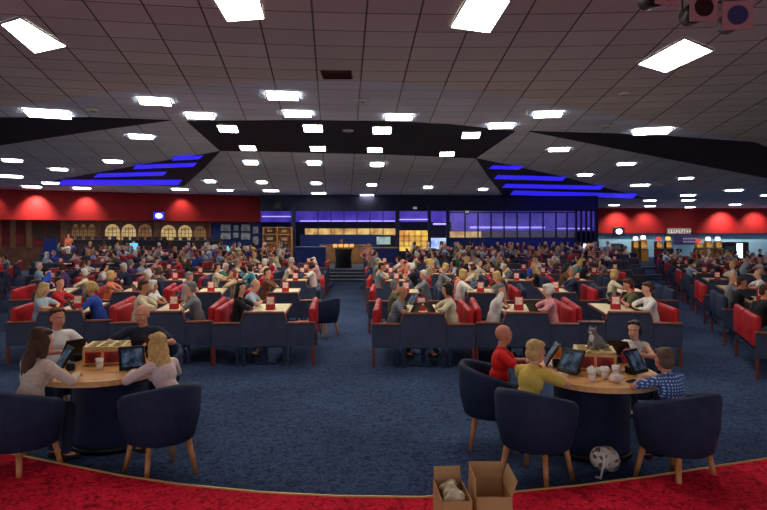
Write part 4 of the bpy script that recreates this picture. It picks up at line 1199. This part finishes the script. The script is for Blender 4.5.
# clutter: pink paddle, napkins, phone, yellow wrapper
t = thing('pink_fan', 'round pink hand fan propped behind the tablet of the plaid shirt man', 'fan', (2.27, 5.93, TZ0), R(10))
mb = MB(); mb.cyl((0, -.004, .125), (0, .004, .125), .075, n=24); mb.build('disc', mat('hot_pink', '#d63a66', .5), t)
mb = MB(); mb.cyl((0, 0, .0), (0, 0, .055), .009, n=8); mb.build('handle', M_white, t)
for x, y, s, l in ((1.88, 5.68, 1.0, 'crumpled white napkin by the cups on the plush cat table'), (1.98, 5.42, .8, 'small crumpled napkin at the near table edge'), (2.0, 5.76, .8, 'crumpled paper heap touching the front of the box under the plush cat')):
    mb = MB(); rs = random.Random(int(x*100))
    for k in range(9): mb.ell((rs.uniform(-.05, .05)*s, rs.uniform(-.05, .05)*s, .03*s+rs.uniform(-.005, .02)), (.035*s, .03*s, .026*s), (rs.random()*3, rs.random()*3, 0), 7, 5)
    zmin = min(v.co.z for v in mb.bm.verts); bmesh.ops.translate(mb.bm, vec=(0, 0, -zmin), verts=mb.bm.verts)
    tag(mb.build('napkin', M_paper, None, False, (x, y, TZ0)), l, 'napkin')
t = thing('mobile_phone', 'black mobile phone lying flat near the tilted tablet, plush cat table', 'phone', (2.12, 5.44, TZ0), R(-50))
mb = MB(); mb.box((0, 0, .005), (.07, .14, .009), .004); mb.build('body', M_black, t); mb = MB(); mb.box((0, 0, .0102), (.06, .12, .001)); mb.build('screen', mat('phone_glass', '#20242c', .15), t)
t = thing('snack_packet', 'yellow snack packet standing beside the tablet of the red polo man', 'packet', (1.72, 6.34, TZ0), R(30))
mb = MB(); mb.ell((0, 0, .08), (.06, .03, .075), None, 10, 8); mb.build('packet', mat('packet_yellow', '#e3b53c', .35, col2='#d4742c', nscale=20), t, True)
mb = MB(); mb.box((0, 0, .156), (.09, .008, .02), .002); mb.build('crimped_seal', mat('packet_seal', '#d9a93a', .35), t)
for x, y, z, l in ((1.72, 5.12, 0, 'pale patterned bag on the carpet under the plush cat table'),):
    t = thing('handbag', l, 'bag', (1.86, 5.36, 0), .3)
    mb = MB()
    for k in range(7):
        rs = random.Random(k); mb.ell((rs.uniform(-.07, .07), rs.uniform(-.02, .02), .09+rs.uniform(-.02, .05)), (.09, .065, .09), None, 10, 8)
    zmin = min(v.co.z for v in mb.bm.verts); bmesh.ops.translate(mb.bm, vec=(0, 0, -zmin), verts=mb.bm.verts)
    link('body', remesh(mb, .012, 2, tris=3000, mat_=pattern('bag_pattern', 'v', '#ded7cb', '#6d5a52', 26), name='body'), t)
    mb = MB(); mb.tube([(-.05, -.05, .18), (-.09, -.09, .1), (-.12, -.1, .015), (-.14, -.07, .012)], .01, 6); mb.build('strap', M_white, t, True)

# ------------------------------------------------------------------ the eight players at the two tables
M_lace = pattern('white_lace', 'v', '#efeae2', '#cfc6bb', 60); M_plaid = pattern('blue_plaid', 'plaid', '#2c5fa8', '#dfe6ea', 9)
FP = (.55, -.55, -.1)
def sit(c, T, pose, label, off=(0, 0), **kw):
    a = face_to(c, T)
    sc = kw.pop('scale', .86)
    return fine_person(label, (c[0]+off[0]*math.cos(a)-off[1]*math.sin(a), c[1]+off[0]*math.sin(a)+off[1]*math.cos(a), .452-.442*sc), a+kw.pop('turn', 0), pose, scale=sc, **kw)
sit(C1, T1, Pose(13, (-.13, .38, .86), (.16, .42, .86), 6, 12, wide=.86, thigh=.38, hs=1.1, pole=FP), 'woman with long brown hair in cream top, seen from behind at the box table', hair='long', hairm=HAIRC['brown'], topm=mat('top_oat', '#d8c7b4', .85, noise=.15), sleeve='long', bust=True, topname='blouse', off=(.05, .0), scale=.86, turn=R(-7))
sit(C2, T1, Pose(20, (-.14, .46, .90), (.12, .42, .90), 16, 12, wide=.86, thigh=.38, hs=1.12, pole=FP), 'blonde woman in pale pink top reaching toward the lit tablet', hair='long', hairm=HAIRC['blonde'], topm=mat('top_pale_pink', '#e6cdc8', .85, noise=.12), sleeve='long', bust=True, topname='blouse', off=(.11, .025), turn=R(14), scale=.79)
sit(C3, T1, Pose(6, (-.15, .36, .86), (.13, .42, .86), -5, 4, wide=.98, hs=1.08, pole=FP), 'dark-haired man in white t-shirt facing the wooden box', hair='short', hairm=HAIRC['brown'], topm=mat('tee_white', '#e9e7e2', .85), skin=SKINS[1], topname='t_shirt', off=(.02, 0), scale=.85)
sit(C4, T1, Pose(10, (-.24, .36, .91), (.22, .38, .91), 8, 8, wide=1.08, hs=1.08, pole=FP), 'bald man in dark blue t-shirt behind the box table', hair='bald', hairm=None, topm=mat('tee_navy', '#2a3040', .85), skin=SKINS[1], topname='t_shirt', off=(.06, .0), scale=.87)
sit(C5, T2, Pose(17, (-.12, .42, .93), (.15, .45, .93), 8, 12, wide=.95, thigh=.38, hs=1.16, pole=FP), 'short blond-haired person in yellow shirt, seen from behind at the cat table', hair='short', hairm=HAIRC['blonde'], topm=mat('shirt_yellow', '#e2c65f', .85, noise=.1), sleeve='short', off=(-.11, .015), scale=.74, turn=R(-8))
sit(C6, T2, Pose(5, (-.13, .36, .90), (.15, .42, .90), -38, 0, wide=1.05, hs=1.16, pole=FP), 'bald man in bright red polo shirt sitting upright', hair='bald', hairm=HAIRC['grey'], topm=mat('polo_red', '#e2241e', .8, noise=.08), skin=SKINS[1], topname='polo_shirt', off=(.0, .04), scale=.76)
sit(C7, T2, Pose(18, (-.13, .38, .97), (.13, .36, .97), 14, 12, wide=1.05, thigh=.38, hs=1.2, pole=FP), 'short grey-brown haired man in blue plaid shirt, facing away toward the cat', hair='short', hairm=mat('hair_greybrown', '#6a594a', .6, noise=.3), topm=M_plaid, skin=SKINS[1], topname='plaid_shirt', off=(.0, -.035), scale=.70)
sit(C8, T2, Pose(5, (-.16, .38, .93), (.15, .40, .93), -8, 2, wide=.9, hs=1.22, pole=FP), 'smiling woman with tied dark hair in sleeveless white lace top', hair='pony', hairm=HAIRC['black'], topm=M_lace, sleeve='none', bust=True, topname='lace_top', scale=.70)

# lit screens on slim stands among the rear rows
for u, v, l in ((134, 247, 'cyan lit screen on a slim stand among the rear rows below the arched windows'), (229.5, 250, 'cyan lit screen on a slim stand in front of the framed notices')):
    Ym = 32.48; x = px(u, Ym); zb_ = pz(v+3.5, Ym)-.26
    t = thing('screen_stand', l, 'screen', (x, Ym, .26))
    mb = MB(); mb.box((0, 0, .01), (.14, .1, .02), .004); mb.cyl((0, 0, .02), (0, 0, zb_+.1), .02, n=8); mb.build('pole', M_black, t)
    mb = MB(); mb.box((0, 0, zb_+.2), (.46, .05, .4), .015); c = mb.build('case', M_black, t)
    mb = MB(); mb.box((0, -.028, zb_+.2), (.41, .008, .35)); mb.build('screen', mat('cyan_screen', '#6fc4ea', .3, emit=1.1), c)

# standing people
def stander(label, loc, rz, pose, hair, hairm, topm, trou, sc=1.0):
    t = thing('person', label, 'person', loc, rz); t.scale = (sc,)*3
    link('body', body_mesh(pose, .02, 2500, False, SKINS[0]), t)
    o = link('hair', hair_mesh(hair, .014, 500, hairm), t); o.matrix_local = pose.HM
    link('shirt', top_mesh(pose, 'short', .025, 1200, topm), t)
    link('trousers', legs_mesh(pose, .03, 900, trou), t)
    link('shoes', shoes_mesh(pose, 240, M_shoe), t)
SP = Pose(1, (-.22, .02, .80), (.22, .06, .82), 0, 4, stand=True)
SP2 = Pose(3, (-.16, .28, 1.08), (.16, .28, 1.08), 0, 10, stand=True)
stander('standing person in salmon red top on the raised floor before the arches', (px(69, 35.0), 35.0, .392), R(170), SP, 'bob', HAIRC['brown'], mat('top_salmon', '#d8685c', .85), TROUM[2], .98)
yq = 27.0
stander('standing person in patterned pink shirt at the foot of the stage steps', (px(368.5, 26.2), 26.2, .002), R(175), SP2, 'short', HAIRC['brown'], pattern('pink_print', 'v', '#e0a79b', '#c9584f', 30), TROUM[2], .99)
chair(px(342, 31.3), 31.3, R(180), 'navy tub chair behind the dark podium on the stage', SZ)
seated((px(342, 31.3), 31.27, SZ+.012), R(180), 'look', 'short', 'brown', 'coral', 'short', 'caller in coral top seated behind the dark podium on the stage', None, True, scale=1.0)

# ------------------------------------------------------------------ cardboard boxes on the red stage
M_card = mat('cardboard', '#c69c6a', .85, noise=.12, nscale=7); M_card2 = mat('cardboard_inside', '#c29868', .9)
def carton(label, c, rz, w, d, h, flaps, fill=False):
    t = thing('cardboard_box', label, 'box', (c[0], c[1], STZ), rz)
    th_ = .006
    for x, y, sx, sy in ((0, -d/2, w, th_), (0, d/2, w, th_), (-w/2, 0, th_, d), (w/2, 0, th_, d)):
        mb = MB(); mb.box((x, y, h/2), (sx if sx > th_ else th_, sy, h)); mb.build('side_panel', M_card, t)
    mb = MB(); mb.box((0, 0, .004), (w, d, .008)); mb.build('bottom_panel', M_card2, t)
    for k, a in flaps:              # k: 0 front 1 back 2 left 3 right; a: lean out from upright
        mb = MB(); L = (w if k < 2 else d)*.98; fh = min(w, d)*.46
        mb.box((0, 0, fh/2), (L, th_*.7, fh))
        bmesh.ops.rotate(mb.bm, cent=(0, 0, 0), matrix=Matrix.Rotation(a, 3, 'X'), verts=mb.bm.verts)
        o = mb.build('flap', M_card, t, False, ((0, -d/2, h), (0, d/2, h), (-w/2, 0, h), (w/2, 0, h))[k], (0, math.pi, -math.pi/2, math.pi/2)[k])
    if fill:
        mb = MB(); rs = random.Random(8)
        for k in range(26): mb.ell((rs.uniform(-w*.2, w*.2), rs.uniform(-d*.34, d*.34), h*.95+rs.uniform(-.04, .02)), (.038, .038, .03), (rs.random()*3, rs.random()*3, 0), 8, 6)
        link('plastic_packing', remesh(mb, .012, 1, tris=2500, mat_=mat('packing_plastic', '#dcd2b4', .3, col2='#b8a77c', nscale=18), name='packing'), t)
carton('open cardboard box full of pale plastic packing, standing on the red carpet', (px(453, 3.66), 3.72), R(4), .165, .33, .40, [(1, .1)], True)
carton('empty cardboard box with raised flaps beside the packing box', (px(484, 3.66)+.055, 3.80), R(0), .205, .3, .385, [(1, .12), (3, .35), (2, .0), (0, 2.6)])
t = thing('water_bottle', 'pale blue bottle top poking up at the front edge of the red carpet', 'bottle', (px(101, 3.9), 3.9-.25, STZ))
mb = MB(); mb.lathe([(.03, 0), (.032, .01), (.032, .13), (.014, .17), (.014, .185)], n=16); mb.build('bottle', mat('bottle_blue', '#b9d0e4', .2), t, True)
mb = MB(); mb.cyl((0, 0, .185), (0, 0, .205), .016, n=14); mb.build('cap', M_white, t, True)

# ------------------------------------------------------------------ ceiling fittings
M_light = mat('light_diffuser', '#fff6e6', .5, emit=25)
M_frame = mat('light_frame', '#8a8a8e', .6)
def make_light(w, l):
    t = thing('ceiling_light', '', 'ceiling light')
    mb = MB(); mb.box((0, 0, -.012), (w-.05, l-.05, .012)); mb.build('diffuser', M_light, t)
    mb = MB()
    for s in (-1, 1): mb.box((s*(w/2-.012), 0, -.011), (.024, l, .022)); mb.box((0, s*(l/2-.012), -.0108), (w, .024, .0215))
    mb.build('frame', M_frame, t)
    return Proto(t)
LSQ, LLONG, LWIDE = make_light(.58, .55), make_light(.46, .98), make_light(.82, .8)
def lamp(pr, u, v, label, rz=0):
    c = C(u, v)
    pr.place((c[0], c[1], CEIL-.018), rz, label, 'square lit ceiling panels')
big = [([(0, 22), (20, 16), (67, 45), (35, 52)], 'big lit panel in the brown tiled ceiling, over the box table side corner'),
       ([(213, -4), (259, -4), (265, 17), (227, 20)], 'big lit panel in the brown tiled ceiling, first toward the arches from the middle'),
       ([(466, -2), (511, -2), (490, 31.5), (450, 26)], 'big lit panel in the brown tiled ceiling, first toward the gallery from the middle'),
       ([(637, 63), (685, 36.5), (714, 49), (665, 71.5)], 'big lit panel in the brown tiled ceiling below the red-framed stage spotlights')]
for q, l in big:
    t = thing('ceiling_light', l, 'ceiling light', (0, 0, 0))
    ps = [Vector(C(*p)) for p in q]; c = sum(ps, Vector((0, 0)))/4
    t.location = (c.x, c.y, CEIL-.002)
    loc = [(p-c) for p in ps]
    mb = MB(); mb.prism([(p.x*.96, p.y*.96) for p in loc], -.02, -.008); mb.build('diffuser', M_light, t)
    mb = MB()
    for i in range(4):
        a, b = loc[i], loc[(i+1) % 4]; mb.prism([(a.x, a.y), (b.x, b.y), (b.x*.955, b.y*.955), (a.x*.955, a.y*.955)], -.022, -.001)
    mb.build('frame', M_frame, t)
lights = {
 'over the arches side': [(48, 113, 'w'), (155, 100.5, 's'), (141, 136, 's'), (12, 160, 's'), (59, 169, 's'), (113, 161, 's'), (11, 176, 'w'), (52, 183, 'w'), (82, 188, 'w'), (180, 189, 'w'), (200, 115, 's'), (210, 181, 'l'), (225, 190, 'w'), (32, 186.5, 'w')],
 'in the middle above the centre aisle': [(283, 95, 's'), (298, 113, 's'), (399, 116.5, 's'), (228, 127.5, 'l'), (248, 147, 'l'), (251, 162, 'l'), (262, 182, 'l'), (271, 190.5, 'w'), (313, 127, 'l'), (318, 147.5, 'l'), (314, 162.5, 'l'), (316, 183, 'l'), (319, 193, 'w'), (382, 129, 'l'), (375, 149, 'l'), (377, 164, 'l'), (372, 184.5, 'l'), (367, 195, 'w'), (471, 134, 'l'), (447, 153, 'l'), (428, 187, 'l'), (483, 189, 'l'), (417, 196, 'w'), (466, 197.5, 'w')],
 'over the slot-machine side': [(548, 113.5, 's'), (501, 125, 's'), (652, 130.5, 'w'), (559, 149, 's'), (626, 163.5, 's'), (585, 174.5, 's'), (686, 178, 's'), (640, 185, 'w'), (734, 190, 'w'), (688, 195, 'w'), (519, 199.5, 'w'), (573, 201, 'w'), (650, 200.5, 'w'), (688, 200, 'w'), (735, 204.5, 'w'), (766, 195, 's'), (614, 205.0, 'w'), (720, 209, 'w'), (650, 206, 'w'), (690, 207, 'w')]}
for zone, ls in lights.items():
    ls = sorted(ls, key=lambda x: x[1])
    for i, (u, v, k) in enumerate(ls):
        rz = math.atan2(383-u, 900)
        nth = ordn[i] if i < 20 else ['twenty-first', 'twenty-second', 'twenty-third', 'twenty-fourth', 'twenty-fifth'][i-20]
        lamp({'s': LSQ, 'l': LLONG, 'w': LWIDE}[k], u, v, f'lit ceiling panel {zone}, {nth} from the brown tiles', rz)
# small fittings
t = thing('air_vent', 'brown square vent grille in the brown tiled ceiling', 'vent', C(337, 73.5)+(CEIL-.001,))
mb = MB(); mb.box((0, 0, -.02), (.46, .42, .03), .005); mb.build('frame', mat('vent_brown', '#4a2c24', .6), t)
mb = MB()
for k in range(7): mb.box((0, -.17+.057*k, -.036), (.42, .03, .012), 0, (.5, 0, 0))
mb.build('grille', mat('vent_dark', '#35201b', .6), t)
for u, v, l in ((624, 92, 'round white smoke detector in the brown tiled ceiling'), (93, 108.5, 'small round fitting on the ceiling over the arches side'), (363, 99, 'small round fitting on the ceiling above the centre aisle'), (607, 124.5, 'small round fitting beside the right end coffer'), (348, 129.5, 'small round fitting in the dark centre coffer'), (584, 157, 'small round fitting over the slot-machine side'), (476, 175, 'small round fitting beside the blue lit recess')):
    c = C(u, v)
    t = thing('smoke_detector', l.replace('right end', 'long dark'), 'smoke detector', (c[0], c[1], CEIL-.018))
    r_ = .09 if v < 100 else .13
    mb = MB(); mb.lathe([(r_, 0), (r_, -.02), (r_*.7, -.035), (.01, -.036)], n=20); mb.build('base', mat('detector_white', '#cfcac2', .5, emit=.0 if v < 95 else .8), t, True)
    mb = MB(); mb.lathe([(r_*.45, -.034), (r_*.4, -.05), (.005, -.052)], n=16); mb.build('sensor', M_steel, t, True)
# hanging stage spotlights with red gel frames
mb = MB(); Yl = 5.6; mb.cyl((px(640, Yl), Yl+.06, 4.34), (px(800, Yl), Yl+.06, 4.34), .022, n=10)
for x in (px(676, Yl), px(760, Yl)): mb.cyl((x, Yl+.06, 4.36), (x, Yl+.06, CEIL-.001), .012, n=8)
bar = mb.build('lighting_bar', M_black, None, True); tag(bar, 'black lighting bar hung from the ceiling carrying the red-framed spotlights', 'lighting bar')
for u, v, tl, l in ((656, -4, .35, 'red-framed stage spotlight highest on the bar, nearest the big lit panel'), (696, 12, .05, 'red-framed stage spotlight with dark lens, middle of three'), (732, 20, -.15, 'red-framed stage spotlight with bluish lens, nearest the side wall')):
    c = at(u, v, Yl)
    t = thing('stage_spotlight', l, 'spotlight', c, tl)
    f = .13
    mb = MB()
    mb.box((0, -.122, 0), (.25, .01, .25), .003)
    mb.build('gel_frame', mat('gel_red', '#84555a', .5, emit=.12), t)
    mb = MB(); mb.cyl((0, -.115, 0), (0, -.134, 0), .083, n=24); mb.build('lens', mat('lens_dark' if u < 720 else 'lens_blue', '#2a1214' if u < 720 else '#34345e', .2), t)
    mb = MB(); mb.cyl((0, -.11, 0), (0, .14, 0), .1, .085, n=20); mb.build('can', M_black, t, True)
    mb = MB(); mb.box((0, .02, .17), (.23, .02, .02)); mb.box((-.115, .02, .09), (.012, .02, .17)); mb.box((.115, .02, .09), (.012, .02, .17)); mb.cyl((0, .02, .17), (0, .06, 4.314-c.z), .015, n=8); mb.build('yoke', M_black, t)

for pr in (BW, BE, TB, MN, TBL, CUP, PAP, TUB, LSQ, LLONG, LWIDE): pr.finish()
for pr in (PAP,):
    if not pr.used:
        for ch in list(pr.root.children): bpy.data.objects.remove(ch)
        bpy.data.objects.remove(pr.root)

# ------------------------------------------------------------------ lamps, added ambient fill, camera
def spot(name, loc, tgt, e, ang, col=(1, .72, .5), blend=1.0, r=.1):
    l = bpy.data.lights.new(name, 'SPOT'); l.energy = e; l.spot_size = ang; l.spot_blend = blend; l.color = col; l.shadow_soft_size = r
    o = bpy.data.objects.new(name, l); COL.objects.link(o); o.location = loc
    o.rotation_euler = (Vector(tgt)-Vector(loc)).to_track_quat('-Z', 'Y').to_euler()
    return o
for u, e in ((36, 900), (86, 430), (-10, 200), (182, 200)):
    p = onL(u, 200, -.75); b = onL(u, 216, -.16)
    spot('wall_washer', (p.x, p.y, CEIL-.08), b, e, R(95))
for u, e in ((622, 1000), (651, 620), (729, 1400), (763, 900)):
    p = at(u, 210, Yr-1.3)
    spot('wall_washer', (p.x, p.y, CEIL-.08), (p.x, Yr, pz(232, Yr)), e, R(100))
def area(name, loc, sx, sy, e, col=(1, .95, .9), rot=(0, 0, 0)):
    l = bpy.data.lights.new(name, 'AREA'); l.shape = 'RECTANGLE'; l.size = sx; l.size_y = sy; l.energy = e; l.color = col
    o = bpy.data.objects.new(name, l); COL.objects.link(o); o.location = loc; o.rotation_euler = rot
    return o
area('stage_glow', (px(345, 35), 35, 3.6), 5, 2, 120, (1, .9, .8))
w = bpy.data.worlds.new('World'); scene.world = w; w.use_nodes = True
w.node_tree.nodes['Background'].inputs[0].default_value = (.85, .83, .9, 1)
w.node_tree.nodes['Background'].inputs[1].default_value = .9  # even world fill added through the open sides to lift the dim ceiling
cd = bpy.data.cameras.new('camera'); cam = bpy.data.objects.new('camera', cd); COL.objects.link(cam)
cam.location = (0, 0, EYE); cam.rotation_euler = (R(90), 0, 0)
cd.sensor_width = 36; cd.lens = 36*F/767; cd.clip_end = 300; cd.clip_start = .05
cd.shift_y = -(255-HV)/767.0
scene.camera = cam
scene.view_settings.view_transform = 'Standard'
scene.view_settings.look = 'None'
scene.cycles.use_denoising = True
scene.cycles.max_bounces = 6
